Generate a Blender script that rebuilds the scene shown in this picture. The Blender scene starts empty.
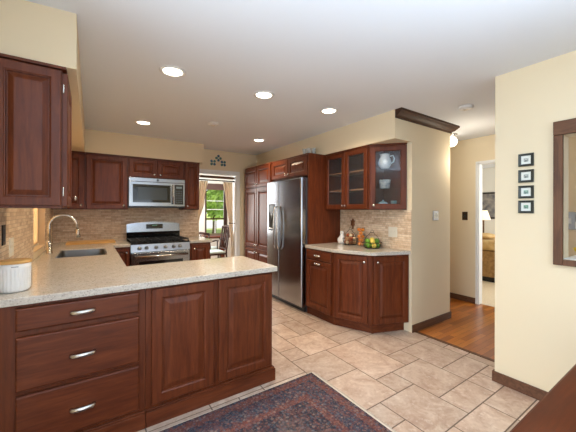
import bpy, bmesh, math, random
from mathutils import Vector, Matrix
random.seed(7)
PI = math.pi
sc = bpy.context.scene
C = sc.collection

# ------------------------------------------------------------------ camera
cam_d = bpy.data.cameras.new('camera')
cam_d.sensor_width = 36.0
cam_d.lens = 293.474 / 576 * 36
cam_d.shift_y = -5.35 / 576
cam_d.clip_start = 0.02
cam = bpy.data.objects.new('camera', cam_d); C.objects.link(cam)
cam.matrix_world = (Matrix.Translation((0, 0, 1.361)) @ Matrix.Rotation(math.radians(-33.929), 4, 'Z')
                    @ Matrix.Rotation(PI / 2, 4, 'X') @ Matrix.Rotation(math.radians(0.144), 4, 'Z'))
sc.camera = cam

# ------------------------------------------------------------------ world, sun, daylight at the windows, added fill lights, exposure
sc.view_settings.view_transform = 'Standard'
sc.view_settings.look = 'None'
sc.view_settings.gamma = 1.0
sc.view_settings.exposure = 0.24
w = bpy.data.worlds.new('sky'); sc.world = w; w.use_nodes = True
bgn = w.node_tree.nodes['Background']
bgn.inputs['Color'].default_value = (0.80, 0.90, 1.0, 1)
bgn.inputs['Strength'].default_value = 1.5
def light(name, kind, loc, energy, color=(1, 1, 1), rot=(0, 0, 0), **kw):
    d = bpy.data.lights.new(name, kind); d.energy = energy; d.color = color
    for k, v in kw.items(): setattr(d, k, v)
    o = bpy.data.objects.new(name, d); C.objects.link(o); o.location = loc; o.rotation_euler = rot
    return o
light('sun', 'SUN', (0, 0, 10), 7.0, (1.0, 0.94, 0.82), (math.radians(48), 0, math.radians(100)), angle=0.02)
# daylight entering through the sliding door behind the camera, the front room, sink and bedroom windows; the nook source is added
light('daylight_sliding_door', 'AREA', (0.3, -3.30, 0.95), 22, (0.84, 0.93, 1.0), (math.radians(92), 0, 0), shape='RECTANGLE', size=3.4, size_y=1.6)
light('daylight_front_window', 'AREA', (-2.50, 0.5, 1.30), 104, (0.74, 0.88, 1.0), (0, math.radians(-98), 0), shape='RECTANGLE', size=1.5, size_y=2.6)
light('daylight_sink_window', 'AREA', (-0.62, 3.83, 1.50), 13, (1.0, 0.97, 0.92), (0, math.radians(-100), 0), shape='RECTANGLE', size=1.0, size_y=0.76)
light('nook_fill_light', 'AREA', (1.05, 6.6, 1.5), 70, (1.0, 0.98, 0.95), (0, math.radians(-90), 0), shape='RECTANGLE', size=1.3, size_y=1.6)  # fill light at an unseen side opening, added to brighten the nook
light('daylight_bedroom_window', 'AREA', (6.6, -0.05, 1.5), 70, (1.0, 0.97, 0.92), (math.radians(90), 0, 0), shape='RECTANGLE', size=1.6, size_y=1.3)

light('ceiling_fill', 'AREA', (0.5, -1.1, 1.35), 62, (0.66, 0.82, 1.0), (math.radians(152), 0, 0), shape='RECTANGLE', size=2.2, size_y=1.6, spread=math.radians(84))  # unseen area light added behind the camera to brighten the ceiling

# ------------------------------------------------------------------ materials
def lin(c):
    return tuple(((x / 255) / 12.92 if x / 255 <= .04045 else ((x / 255 + .055) / 1.055) ** 2.4) for x in c) + (1,)
class Mat:
    def __init__(s, name, col=(200, 200, 200), rough=.5, metal=0.0, **kw):
        s.m = bpy.data.materials.new(name); s.m.use_nodes = True
        s.nt = s.m.node_tree; s.b = s.nt.nodes['Principled BSDF']
        s.set('Base Color', lin(col)); s.set('Roughness', rough); s.set('Metallic', metal)
        for k, v in kw.items(): s.set(k.replace('_', ' '), v)
    def set(s, k, v): s.b.inputs[k].default_value = v
    def n(s, t, **kw):
        x = s.nt.nodes.new(t)
        for k, v in kw.items():
            if k in x.inputs.keys(): x.inputs[k].default_value = v
            else: setattr(x, k, v)
        return x
    def l(s, a, b): s.nt.links.new(a, b)
    def coords(s, scale=(1, 1, 1), rot=(0, 0, 0)):
        tc = s.n('ShaderNodeTexCoord'); mp = s.n('ShaderNodeMapping')
        mp.inputs['Scale'].default_value = scale; mp.inputs['Rotation'].default_value = rot
        s.l(tc.outputs['Object'], mp.inputs['Vector']); return mp.outputs[0]
    def ramp(s, src, stops, interp='LINEAR'):
        r = s.n('ShaderNodeValToRGB'); r.color_ramp.interpolation = interp
        e = r.color_ramp.elements
        while len(e) < len(stops): e.new(0.5)
        for i, (p, c) in enumerate(stops): e[i].position = p; e[i].color = lin(c)
        s.l(src, r.inputs[0]); return r.outputs[0]
    def mix(s, fac, a, b, blend='MIX'):
        x = s.n('ShaderNodeMix', data_type='RGBA', blend_type=blend)
        for k, v in ((0, fac), (6, a), (7, b)):
            if hasattr(v, 'is_linked') or hasattr(v, 'links'): s.l(v, x.inputs[k])
            else: x.inputs[k].default_value = v
        return x.outputs[2]
    def math(s, op, a, b=None):
        x = s.n('ShaderNodeMath', operation=op)
        for i, v in enumerate((a, b)):
            if v is None: continue
            if hasattr(v, 'links'): s.l(v, x.inputs[i])
            else: x.inputs[i].default_value = v
        return x.outputs[0]
    def bump(s, h, strength=.2, dist=.01):
        b = s.n('ShaderNodeBump'); b.inputs['Strength'].default_value = strength; b.inputs['Distance'].default_value = dist
        s.l(h, b.inputs['Height']); s.l(b.outputs[0], s.b.inputs['Normal'])

def paint(name, col, rough=.75):
    a = Mat(name, col, rough)
    n = a.n('ShaderNodeTexNoise', Scale=220.0, Detail=2.0); a.l(a.coords(), n.inputs['Vector'])
    a.bump(n.outputs['Fac'], .06, .002); return a.m
def wood(name, dark, mid, light_, axis='z', rough=.40, scale=1.0, coat=.06):
    a = Mat(name, mid, rough)
    st = {'z': (16, 16, 1.6), 'x': (1.6, 16, 16), 'y': (16, 1.6, 16)}[axis]
    st = tuple(v * scale for v in st)
    co = a.coords(st)
    oi = a.n('ShaderNodeObjectInfo')
    ad = a.n('ShaderNodeVectorMath', operation='ADD'); cm = a.n('ShaderNodeCombineXYZ')
    k = a.math('MULTIPLY', oi.outputs['Random'], 37.0)
    for i in range(3): a.l(k, cm.inputs[i])
    a.l(co, ad.inputs[0]); a.l(cm.outputs[0], ad.inputs[1])
    n = a.n('ShaderNodeTexNoise', Scale=2.2, Detail=6.0, Roughness=.6, Distortion=.6); a.l(ad.outputs[0], n.inputs['Vector'])
    n2 = a.n('ShaderNodeTexNoise', Scale=14.0, Detail=3.0); a.l(ad.outputs[0], n2.inputs['Vector'])
    c1 = a.ramp(n.outputs['Fac'], [(.22, dark), (.5, mid), (.82, light_)])
    f2 = a.math('MULTIPLY', n2.outputs['Fac'], .35)
    c2 = a.mix(f2, c1, lin(dark))
    a.l(c2, a.b.inputs['Base Color'])
    a.set('Coat Weight', coat); a.set('Coat Roughness', .2); a.set('Specular IOR Level', .30)
    a.bump(n2.outputs['Fac'], .04, .002)
    return a.m
CH = ((70, 29, 13), (102, 48, 23), (128, 66, 35))
M = {}
M['cherry'] = wood('cherry_vertical', *CH, 'z')
M['cherry_x'] = wood('cherry_horizontal_x', *CH, 'x')
M['cherry_y'] = wood('cherry_horizontal_y', *CH, 'y')
M['cherry_in'] = wood('cherry_interior', (56, 26, 20), (78, 38, 28), (96, 50, 36), 'z', .55)
M['trimwood'] = wood('stained_trim', (72, 44, 30), (104, 70, 50), (126, 90, 68), 'x', .5, 1.0, .0)
M['crownwood'] = wood('dark_crown', (52, 32, 22), (76, 48, 32), (94, 62, 42), 'x', .5, 1.0, .0)
M['framewood'] = wood('walnut_frame', (66, 40, 24), (104, 68, 44), (130, 90, 62), 'z', .5, 1.0, .0)
M['darkwood'] = wood('dark_table_wood', (50, 18, 6), (88, 38, 14), (124, 58, 22), 'x', .36, .35, 0)
M['darkwood'].node_tree.nodes['Principled BSDF'].inputs['Specular IOR Level'].default_value = .22
M['chairwood'] = wood('dark_chair_wood', (30, 14, 10), (52, 24, 16), (70, 34, 24), 'z', .35)
M['bamboo'] = wood('pale_wood', (196, 146, 82), (222, 174, 106), (236, 194, 130), 'x', .45, .8, .0)
M['yellow'] = paint('cream_yellow_paint', (229, 212, 180))
M['ceil'] = paint('ceiling_white', (230, 235, 241), .85)
M['white'] = Mat('white_gloss_paint', (232, 232, 230), .4).m
M['whitewall'] = paint('white_wall', (226, 224, 216))
M['plate'] = Mat('ivory_plastic', (228, 220, 202), .35).m
M['bronze'] = Mat('bronze_plate', (74, 54, 38), .4, .7).m
M['black'] = Mat('black_plastic', (18, 18, 19), .3).m
M['blackglass'] = Mat('black_glass', (12, 14, 16), .06, Specular_IOR_Level=.7).m
M['iron'] = Mat('cast_iron', (24, 24, 25), .55).m
M['ceramic'] = Mat('white_ceramic', (236, 236, 234), .25).m
M['wire'] = Mat('dark_wire', (58, 46, 40), .45, .6).m
M['nickel'] = Mat('brushed_nickel', (205, 202, 196), .22, 1.0).m
M['chrome'] = Mat('chrome', (226, 226, 226), .10, 1.0).m

def steel(name, col=(160, 162, 165), rough=.22, axis='z'):
    a = Mat(name, col, rough, 1.0)
    st = {'z': (160, 160, 1.0), 'x': (1.0, 160, 160), 'y': (160, 1.0, 160)}[axis]
    n = a.n('ShaderNodeTexNoise', Scale=3.0, Detail=2.0); a.l(a.coords(st), n.inputs['Vector'])
    r = a.n('ShaderNodeMapRange'); a.l(n.outputs['Fac'], r.inputs[0])
    r.inputs[3].default_value = rough - .02; r.inputs[4].default_value = rough + .03
    a.l(r.outputs[0], a.b.inputs['Roughness']); return a.m
M['steel'] = steel('stainless_horizontal', axis='x')
M['steelv'] = steel('stainless_fridge', (172, 176, 183), .20, axis='y')
M['sinksteel'] = steel('stainless_sink', (150, 150, 150), .35, axis='y')
M['greyside'] = Mat('grey_enamel', (74, 78, 86), .4).m

def glass(name, tint=(1, 1, 1), spec=1.45, rough=.02, solid=0.0, col=(200, 210, 215)):
    m = bpy.data.materials.new(name); m.use_nodes = True; nt = m.node_tree; nt.nodes.clear()
    o = nt.nodes.new('ShaderNodeOutputMaterial'); t = nt.nodes.new('ShaderNodeBsdfTransparent'); g = nt.nodes.new('ShaderNodeBsdfGlossy')
    t.inputs[0].default_value = (*tint, 1); g.inputs['Roughness'].default_value = rough
    f = nt.nodes.new('ShaderNodeFresnel'); f.inputs[0].default_value = spec
    x = nt.nodes.new('ShaderNodeMixShader'); geo = nt.nodes.new('ShaderNodeNewGeometry'); inv = nt.nodes.new('ShaderNodeMath'); inv.operation = 'SUBTRACT'; inv.inputs[0].default_value = 1.0
    nt.links.new(geo.outputs['Backfacing'], inv.inputs[1]); mu = nt.nodes.new('ShaderNodeMath'); mu.operation = 'MULTIPLY'
    nt.links.new(f.outputs[0], mu.inputs[0]); nt.links.new(inv.outputs[0], mu.inputs[1]); nt.links.new(mu.outputs[0], x.inputs[0]); nt.links.new(t.outputs[0], x.inputs[1]); nt.links.new(g.outputs[0], x.inputs[2])
    last = x.outputs[0]
    if solid:
        d = nt.nodes.new('ShaderNodeBsdfDiffuse'); d.inputs[0].default_value = lin(col)
        y = nt.nodes.new('ShaderNodeMixShader'); y.inputs[0].default_value = solid
        nt.links.new(last, y.inputs[1]); nt.links.new(d.outputs[0], y.inputs[2]); last = y.outputs[0]
    nt.links.new(last, o.inputs[0]); return m
M['glass'] = glass('window_glass')
M['cabglass'] = glass('cabinet_glass', (.88, .91, .93), 1.5, .03, .04, (150, 160, 170))
M['jar'] = glass('clear_glass', (.97, .98, .98), 1.45, .03, .02)
M['crystal'] = glass('crystal', (.9, .92, .92), 1.6, .1, .35, (225, 225, 220))

def granite():
    a = Mat('beige_granite', (208, 198, 180), .12)
    co = a.coords()
    v = a.n('ShaderNodeTexVoronoi', Scale=150.0); a.l(co, v.inputs['Vector'])
    sp = a.n('ShaderNodeSeparateColor'); a.l(v.outputs['Color'], sp.inputs[0])
    c1 = a.ramp(sp.outputs[0], [(0, (128, 120, 110)), (.10, (166, 158, 146)), (.24, (192, 184, 172)), (.6, (202, 195, 184)), (1, (216, 210, 201))])
    n = a.n('ShaderNodeTexNoise', Scale=9.0, Detail=5.0); a.l(co, n.inputs['Vector'])
    c2 = a.ramp(n.outputs['Fac'], [(.3, (190, 180, 166)), (.7, (202, 194, 182))])
    a.l(a.mix(.45, c1, c2), a.b.inputs['Base Color']); return a.m
M['granite'] = granite()

def mosaic(axis):   # stacked split stone mosaic; u runs along the wall, v up
    a = Mat('stone_mosaic_' + axis, (190, 165, 130), .55)
    tc = a.n('ShaderNodeTexCoord'); sx = a.n('ShaderNodeSeparateXYZ'); a.l(tc.outputs['Object'], sx.inputs[0])
    cm = a.n('ShaderNodeCombineXYZ'); a.l(sx.outputs[0 if axis == 'x' else 1], cm.inputs[0]); a.l(sx.outputs[2], cm.inputs[1])
    b = a.n('ShaderNodeTexBrick'); a.l(cm.outputs[0], b.inputs['Vector'])
    b.inputs['Scale'].default_value = 1.0; b.inputs['Brick Width'].default_value = .085; b.inputs['Row Height'].default_value = .0254
    b.inputs['Mortar Size'].default_value = .0016; b.inputs['Mortar Smooth'].default_value = .2; b.inputs['Bias'].default_value = 0
    b.offset = .5; b.squash = 1.5; b.squash_frequency = 3
    b.inputs['Color1'].default_value = (0, 0, 0, 1); b.inputs['Color2'].default_value = (1, 1, 1, 1); b.inputs['Mortar'].default_value = (.5, .5, .5, 1)
    c = a.ramp(b.outputs['Color'], [(0, (176, 142, 112)), (.35, (210, 180, 148)), (.65, (226, 202, 172)), (1, (240, 224, 200))])
    n = a.n('ShaderNodeTexNoise', Scale=30.0, Detail=5.0); a.l(tc.outputs['Object'], n.inputs['Vector'])
    c2 = a.ramp(n.outputs['Fac'], [(.3, (190, 156, 124)), (.7, (238, 218, 190))])
    c3 = a.mix(.5, c, c2)
    c4 = a.mix(b.outputs['Fac'], c3, lin((178, 154, 128)))
    a.l(c4, a.b.inputs['Base Color'])
    inv = a.math('SUBTRACT', 1.0, b.outputs['Fac']); a.bump(inv, .35, .004); return a.m
M['mosaic_x'] = mosaic('x'); M['mosaic_y'] = mosaic('y')

def floor_tile():
    a = Mat('travertine_tile', (190, 160, 130), .34)
    at = a.n('ShaderNodeAttribute', attribute_name='tone')
    co = a.coords()
    of = a.n('ShaderNodeVectorMath', operation='SCALE'); a.l(at.outputs['Color'], of.inputs[0]); of.inputs['Scale'].default_value = 30
    ad = a.n('ShaderNodeVectorMath', operation='ADD'); a.l(co, ad.inputs[0]); a.l(of.outputs[0], ad.inputs[1])
    n = a.n('ShaderNodeTexNoise', Scale=6.0, Detail=8.0, Roughness=.65, Distortion=.8); a.l(ad.outputs[0], n.inputs['Vector'])
    c = a.ramp(n.outputs['Fac'], [(.22, (154, 124, 104)), (.40, (188, 160, 140)), (.55, (206, 183, 164)), (.78, (226, 210, 196))])
    v = a.n('ShaderNodeTexNoise', Scale=38.0, Detail=4.0); a.l(ad.outputs[0], v.inputs['Vector'])
    c2 = a.mix(a.ramp(v.outputs['Fac'], [(.50, (0, 0, 0)), (.70, (150, 150, 150))]), c, lin((160, 126, 102)))
    v3 = a.n('ShaderNodeTexNoise', Scale=22.0, Detail=6.0, Roughness=.7); a.l(ad.outputs[0], v3.inputs['Vector'])
    c2 = a.mix(a.ramp(v3.outputs['Fac'], [(.54, (0, 0, 0)), (.70, (200, 200, 200))]), c2, lin((232, 218, 204)))
    hs = a.n('ShaderNodeHueSaturation'); a.l(c2, hs.inputs['Color'])
    sp = a.n('ShaderNodeSeparateColor'); a.l(at.outputs['Color'], sp.inputs[0])
    r = a.n('ShaderNodeMapRange'); a.l(sp.outputs[0], r.inputs[0]); r.inputs[3].default_value = .84; r.inputs[4].default_value = 1.12
    a.l(r.outputs[0], hs.inputs['Value']); a.l(hs.outputs[0], a.b.inputs['Base Color'])
    a.bump(n.outputs['Fac'], .12, .004); return a.m
M['tile'] = floor_tile()
M['grout'] = Mat('grout', (112, 94, 80), .8).m

def planks():
    a = Mat('oak_planks', (150, 95, 45), .28)
    co = a.coords()
    b = a.n('ShaderNodeTexBrick'); a.l(co, b.inputs['Vector'])
    b.inputs['Scale'].default_value = 1; b.inputs['Brick Width'].default_value = .9; b.inputs['Row Height'].default_value = .058
    b.inputs['Mortar Size'].default_value = .0012; b.offset = .37
    b.inputs['Color1'].default_value = (0, 0, 0, 1); b.inputs['Color2'].default_value = (1, 1, 1, 1); b.inputs['Mortar'].default_value = (.3, .3, .3, 1)
    c = a.ramp(b.outputs['Color'], [(0, (158, 84, 26)), (.5, (196, 112, 36)), (1, (218, 138, 56))])
    n = a.n('ShaderNodeTexNoise', Scale=3.0, Detail=6.0, Distortion=.5); a.l(a.coords((2, 22, 1)), n.inputs['Vector'])
    c2 = a.mix(a.math('MULTIPLY', n.outputs['Fac'], .5), c, lin((92, 48, 20)))
    a.l(a.mix(b.outputs['Fac'], c2, lin((64, 34, 16))), a.b.inputs['Base Color'])
    a.set('Coat Weight', .3); a.set('Coat Roughness', .2); return a.m
M['planks'] = planks()

def rug_mat():   # object origin at the visible far right corner: x runs to -X, y to -Y
    a = Mat('worn_persian_wool', (70, 60, 70), .95)
    tc = a.n('ShaderNodeTexCoord'); sx = a.n('ShaderNodeSeparateXYZ'); a.l(tc.outputs['Object'], sx.inputs[0])
    ax = a.math('MULTIPLY', sx.outputs[0], -1.0); ay = a.math('MULTIPLY', sx.outputs[1], -1.0)
    d = a.math('MINIMUM', ax, ay)
    wob = a.n('ShaderNodeTexNoise', Scale=26.0, Detail=3.0); a.l(tc.outputs['Object'], wob.inputs['Vector'])
    d2 = a.math('ADD', d, a.math('MULTIPLY', a.math('SUBTRACT', wob.outputs['Fac'], .5), .014))
    r = a.n('ShaderNodeMapRange'); a.l(d2, r.inputs[0]); r.inputs[2].default_value = 1.0
    navy = (36, 40, 54); rust = (112, 64, 54); teal = (84, 102, 114); red = (92, 50, 46)
    base = a.ramp(r.outputs[0], [(0, navy), (.02, rust), (.075, navy), (.09, (52, 56, 70)), (.20, red), (.215, rust), (.255, navy), (.27, (34, 36, 46)), (.40, (48, 46, 52))], 'CONSTANT')
    v = a.n('ShaderNodeTexVoronoi', Scale=44.0, Randomness=.8); a.l(tc.outputs['Object'], v.inputs['Vector'])
    sp = a.n('ShaderNodeSeparateColor'); a.l(v.outputs['Color'], sp.inputs[0])
    pal = a.ramp(sp.outputs[0], [(0, rust), (.25, navy), (.42, (132, 90, 78)), (.58, teal), (.72, (158, 138, 124)), (.82, red), (.92, (104, 118, 126))], 'CONSTANT')
    pn = a.n('ShaderNodeTexNoise', Scale=20.0, Detail=3.0); a.l(tc.outputs['Object'], pn.inputs['Vector'])
    base = a.mix(a.ramp(pn.outputs['Fac'], [(.52, (0, 0, 0)), (.58, (170, 170, 170))]), base, lin((120, 62, 52)))
    petal = a.ramp(v.outputs['Distance'], [(.30, (200, 200, 200)), (.55, (0, 0, 0))])
    c = a.mix(petal, base, pal)
    v2 = a.n('ShaderNodeTexVoronoi', Scale=110.0); a.l(tc.outputs['Object'], v2.inputs['Vector'])
    s2 = a.n('ShaderNodeSeparateColor'); a.l(v2.outputs['Color'], s2.inputs[0])
    pal2 = a.ramp(s2.outputs[1], [(0, (36, 36, 52)), (.4, (120, 66, 56)), (.6, (80, 84, 100)), (.85, (150, 122, 106))], 'CONSTANT')
    c = a.mix(.33, c, pal2)
    n = a.n('ShaderNodeTexNoise', Scale=5.0, Detail=6.0, Roughness=.7); a.l(tc.outputs['Object'], n.inputs['Vector'])
    infield = a.ramp(r.outputs[0], [(.26, (0, 0, 0)), (.44, (255, 255, 255))])
    worn = a.ramp(n.outputs['Fac'], [(.44, (0, 0, 0)), (.64, (190, 190, 190))])
    wf = a.mix(1.0, infield, worn, 'MULTIPLY')
    c = a.mix(wf, c, lin((150, 128, 118)))
    a.l(c, a.b.inputs['Base Color'])
    fz = a.n('ShaderNodeTexNoise', Scale=300.0); a.l(tc.outputs['Object'], fz.inputs['Vector']); a.bump(fz.outputs['Fac'], .5, .004)
    return a.m
M['rug'] = rug_mat()
M['fringe'] = Mat('cotton_fringe', (214, 202, 186), .95).m

def curtain_mat():
    a = Mat('striped_curtain', (214, 196, 168), .85)
    uv = a.n('ShaderNodeUVMap'); sx = a.n('ShaderNodeSeparateXYZ'); a.l(uv.outputs[0], sx.inputs[0])
    s = a.math('FRACT', a.math('MULTIPLY', sx.outputs[0], 5.0))
    c = a.ramp(s, [(0, (246, 236, 220)), (.55, (234, 220, 198)), (.74, (186, 130, 102)), (.80, (246, 236, 220))], 'CONSTANT')
    a.l(c, a.b.inputs['Base Color'])
    t = a.n('ShaderNodeBsdfTranslucent'); a.l(c, t.inputs[0]); x = a.n('ShaderNodeMixShader'); x.inputs[0].default_value = .45
    a.l(a.b.outputs[0], x.inputs[1]); a.l(t.outputs[0], x.inputs[2]); a.l(x.outputs[0], a.nt.nodes['Material Output'].inputs[0]); return a.m
M['curtain'] = curtain_mat()
M['shade'] = Mat('brown_roller_shade', (92, 68, 62), .8).m
M['seatpad'] = Mat('pale_blue_cushion', (186, 198, 196), .9).m
M['grass'] = None
def noise_mat(name, c1, c2, scale, rough=.9):
    a = Mat(name, c1, rough); n = a.n('ShaderNodeTexNoise', Scale=scale, Detail=6.0); a.l(a.coords(), n.inputs['Vector'])
    a.l(a.ramp(n.outputs['Fac'], [(.35, c1), (.65, c2)]), a.b.inputs['Base Color']); return a.m
M['grass'] = noise_mat('lawn', (110, 132, 48), (164, 172, 84), 3.0)
M['road'] = noise_mat('pale_road', (140, 140, 136), (164, 162, 158), 2.0)
M['leaf'] = noise_mat('leaves', (120, 160, 58), (186, 210, 104), 1.7, .6)
M['bark'] = noise_mat('bark', (70, 56, 44), (104, 84, 66), 14)
M['carpet'] = noise_mat('pale_carpet', (206, 188, 158), (220, 204, 176), 60)
M['gold'] = noise_mat('gold_bedspread', (136, 104, 62), (166, 130, 82), 18)
M['goldlight'] = noise_mat('gold_pillow', (186, 152, 98), (206, 176, 124), 12)
def flat(name, col, rough=.6, metal=0.0): return Mat(name, col, rough, metal).m
def emit(name, col, st):
    a = Mat(name, col, .5); a.set('Emission Color', lin(col)); a.set('Emission Strength', st); return a.m
M['lens'] = emit('lamp_lens', (255, 244, 222), 9.0)
M['globe'] = emit('lit_globe', (255, 246, 230), 3.0)

# ------------------------------------------------------------------ mesh builder
class MB:
    def __init__(s): s.v = []; s.f = []; s.mi = []; s.sm = []; s.uv = None; s.cur = 0
    def face(s, idx, smooth=False): s.f.append(tuple(idx)); s.mi.append(s.cur); s.sm.append(smooth)
    def add(s, pts): b = len(s.v); s.v.extend(tuple(p) for p in pts); return b
    def box(s, x0, x1, y0, y1, z0, z1):
        b = s.add([(x, y, z) for z in (z0, z1) for y in (y0, y1) for x in (x0, x1)])
        for q in ((0, 2, 3, 1), (4, 5, 7, 6), (0, 1, 5, 4), (2, 6, 7, 3), (0, 4, 6, 2), (1, 3, 7, 5)): s.face([b + i for i in q])
        return s
    def obox(s, o, u, n, u0, u1, n0, n1, z0, z1):   # box along directions u and n (horizontal) from origin o
        pts = [(o[0] + u[0] * a + n[0] * c, o[1] + u[1] * a + n[1] * c, z) for z in (z0, z1) for c in (n0, n1) for a in (u0, u1)]
        b = s.add(pts)
        for q in ((0, 2, 3, 1), (4, 5, 7, 6), (0, 1, 5, 4), (2, 6, 7, 3), (0, 4, 6, 2), (1, 3, 7, 5)): s.face([b + i for i in q])
        return s
    def prism(s, poly, z0, z1):
        n = len(poly); b = s.add([(x, y, z0) for x, y in poly]); t = s.add([(x, y, z1) for x, y in poly])
        s.face([b + i for i in range(n)][::-1]); s.face([t + i for i in range(n)])
        for i in range(n): j = (i + 1) % n; s.face((b + i, b + j, t + j, t + i))
        return s
    def rings(s, loops, smooth=False, close=False, cap0=True, cap1=True):
        k = len(loops[0]); bs = [s.add(l) for l in loops]
        m = len(loops)
        for i in range(m if close else m - 1):
            a, c = bs[i], bs[(i + 1) % m]
            for j in range(k): q = (j + 1) % k; s.face((a + j, a + q, c + q, c + j), smooth)
        if not close:
            if cap0: s.face([bs[0] + i for i in range(k)][::-1])
            if cap1: s.face([bs[-1] + i for i in range(k)])
        return s
    def lathe(s, c, prof, seg=24, axis='z', smooth=True, fl=0, fd=0):
        loops = []
        for r, h in prof:
            l = []
            for i in range(seg):
                t = 2 * PI * i / seg; rr = r * (1 + (fd * math.cos(fl * t) if fl else 0)); p, q = rr * math.cos(t), rr * math.sin(t)
                l.append({'z': (c[0] + p, c[1] + q, c[2] + h), 'y': (c[0] + p, c[1] - h, c[2] + q), 'x': (c[0] - h, c[1] + q, c[2] + p)}[axis] if axis != 'x' else (c[0] + h, c[1] + p, c[2] + q))
            loops.append(l)
        return s.rings(loops, smooth)
    def dirlathe(s, c, d, prof, seg=14):
        d = Vector(d).normalized(); u = d.orthogonal().normalized(); v = d.cross(u); c = Vector(c)
        return s.rings([[c + d * h + (u * math.cos(2 * PI * i / seg) + v * math.sin(2 * PI * i / seg)) * r for i in range(seg)] for r, h in prof], True)
    def tube(s, pts, r, seg=10, smooth=True):
        pts = [Vector(p) for p in pts]; loops = []; up = None
        rs = r if isinstance(r, (list, tuple)) else [r] * len(pts)
        for i, p in enumerate(pts):
            d = (pts[min(i + 1, len(pts) - 1)] - pts[max(i - 1, 0)]).normalized()
            if up is None: up = d.orthogonal().normalized()
            up = (up - d * up.dot(d)).normalized(); w_ = d.cross(up)
            loops.append([p + (up * math.cos(2 * PI * j / seg) + w_ * math.sin(2 * PI * j / seg)) * rs[i] for j in range(seg)])
        return s.rings(loops, smooth)
    def ball(s, c, r, seg=14, sz=1.0):
        n = seg // 2
        return s.lathe(c, [(max(r * math.sin(PI * i / n), 1e-4), -r * sz * math.cos(PI * i / n)) for i in range(n + 1)], seg)
    def panel(s, o, u, n, w_, z0, h, prof, hole=False):
        # rectangle rings in the plane of u and z; prof = (inset, depth along n)
        loops = []
        for ins, d in prof:
            loops.append([(o[0] + u[0] * a + n[0] * d, o[1] + u[1] * a + n[1] * d, z) for a, z in ((ins, z0 + ins), (w_ - ins, z0 + ins), (w_ - ins, z0 + h - ins), (ins, z0 + h - ins))])
        if hole: return s.rings(loops, close=True)
        return s.rings(loops)
    def build(s, name, mat, parent=None, origin=None, bevel=0, smooth_angle=None):
        o0 = Vector(parent.matrix_world_loc if False else (parent['_o'] if parent else (origin or (0, 0, 0))))
        me = bpy.data.meshes.new(name)
        me.from_pydata([tuple(Vector(v) - o0) for v in s.v], [], s.f)
        for m_ in (mat if isinstance(mat, list) else [mat]): me.materials.append(m_)
        me.polygons.foreach_set('material_index', s.mi); me.polygons.foreach_set('use_smooth', s.sm)
        bm = bmesh.new(); bm.from_mesh(me); bmesh.ops.recalc_face_normals(bm, faces=bm.faces)
        bm.to_mesh(me); bm.free(); me.update()
        o = bpy.data.objects.new(name, me); C.objects.link(o)
        if parent:
            root = parent; o.parent = parent; o['_o'] = list(o0)
        else:
            o.location = o0; o['_o'] = list(o0)
        if bevel:
            b = o.modifiers.new('bevel', 'BEVEL'); b.width = bevel; b.segments = 2; b.limit_method = 'ANGLE'; b.angle_limit = math.radians(40)
        return o
def tag(o, label, cat, group=None):
    o['label'] = label; o['category'] = cat
    if group: o['group'] = group
    return o
def thing(name, loc, label, cat, group=None):
    o = bpy.data.objects.new(name, None); C.objects.link(o); o.location = loc; o['_o'] = list(loc); o.empty_display_size = .1
    return tag(o, label, cat, group)
def struct(name, mb, mat, bevel=0, origin=None):
    o = mb.build(name, mat, origin=origin, bevel=bevel); o['kind'] = 'structure'; return o
def dup(root, loc, label=None):
    r = root.copy(); C.objects.link(r); r.location = loc; r['_o'] = list(loc)
    if label: r['label'] = label
    for ch in list(root.children):
        c = ch.copy(); C.objects.link(c); c.parent = r
        for g in ch.children:
            d = g.copy(); C.objects.link(d); d.parent = c
    return r
B = lambda *a: MB().box(*a)

RAISED = [(0, 0), (0, .019), (.004, .023), (.052, .023), (.057, .019), (.061, .018), (.064, .008), (.070, .008), (.098, .019), (.102, .0195)]
def prof_for(w_, h):
    m = min(w_, h)
    if m < .26:
        k = max(.35, m / .30); return [(a * k, d) for a, d in RAISED]
    return RAISED
def raised_door(parent, o, u, n, w_, z0, h, name='door', mat=None, k=None):
    pr = prof_for(w_, h)
    if k: pr = [(a * k, d) for a, d in RAISED]
    return MB().panel(o, u, n, w_, z0, h, pr).build(name, mat or M['cherry'], parent)
def slab_drawer(parent, o, u, n, w_, z0, h, mat, name='drawer'):
    return MB().panel(o, u, n, w_, z0, h, [(0, 0), (0, .015), (.004, .020), (.009, .022)]).build(name, mat, parent)
def knob(parent, p, n, r=.0155):
    return MB().dirlathe(p, (n[0], n[1], 0), [(.007, 0), (.006, .010), (.008, .014), (r, .020), (r * .98, .026), (r * .55, .031), (.001, .032)]).build('knob', M['nickel'], parent)
def bar_pull(parent, p, u, n, half=.05, name='handle'):
    m = MB(); P = lambda a, d, z=0: (p[0] + u[0] * a + n[0] * d, p[1] + u[1] * a + n[1] * d, p[2] + z)
    m.tube([P(-half, .0), P(-half * .98, .012), P(-half * .8, .020), P(0, .024), P(half * .8, .020), P(half * .98, .012), P(half, .0)], [.012, .012, .0125, .013, .0125, .012, .012], 10)
    return m.build(name, M['nickel'], parent)

# ------------------------------------------------------------------ room shell
H = 2.438; S = 2.134
XL = -.43; XR = 2.98; YB = 5.08
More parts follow.
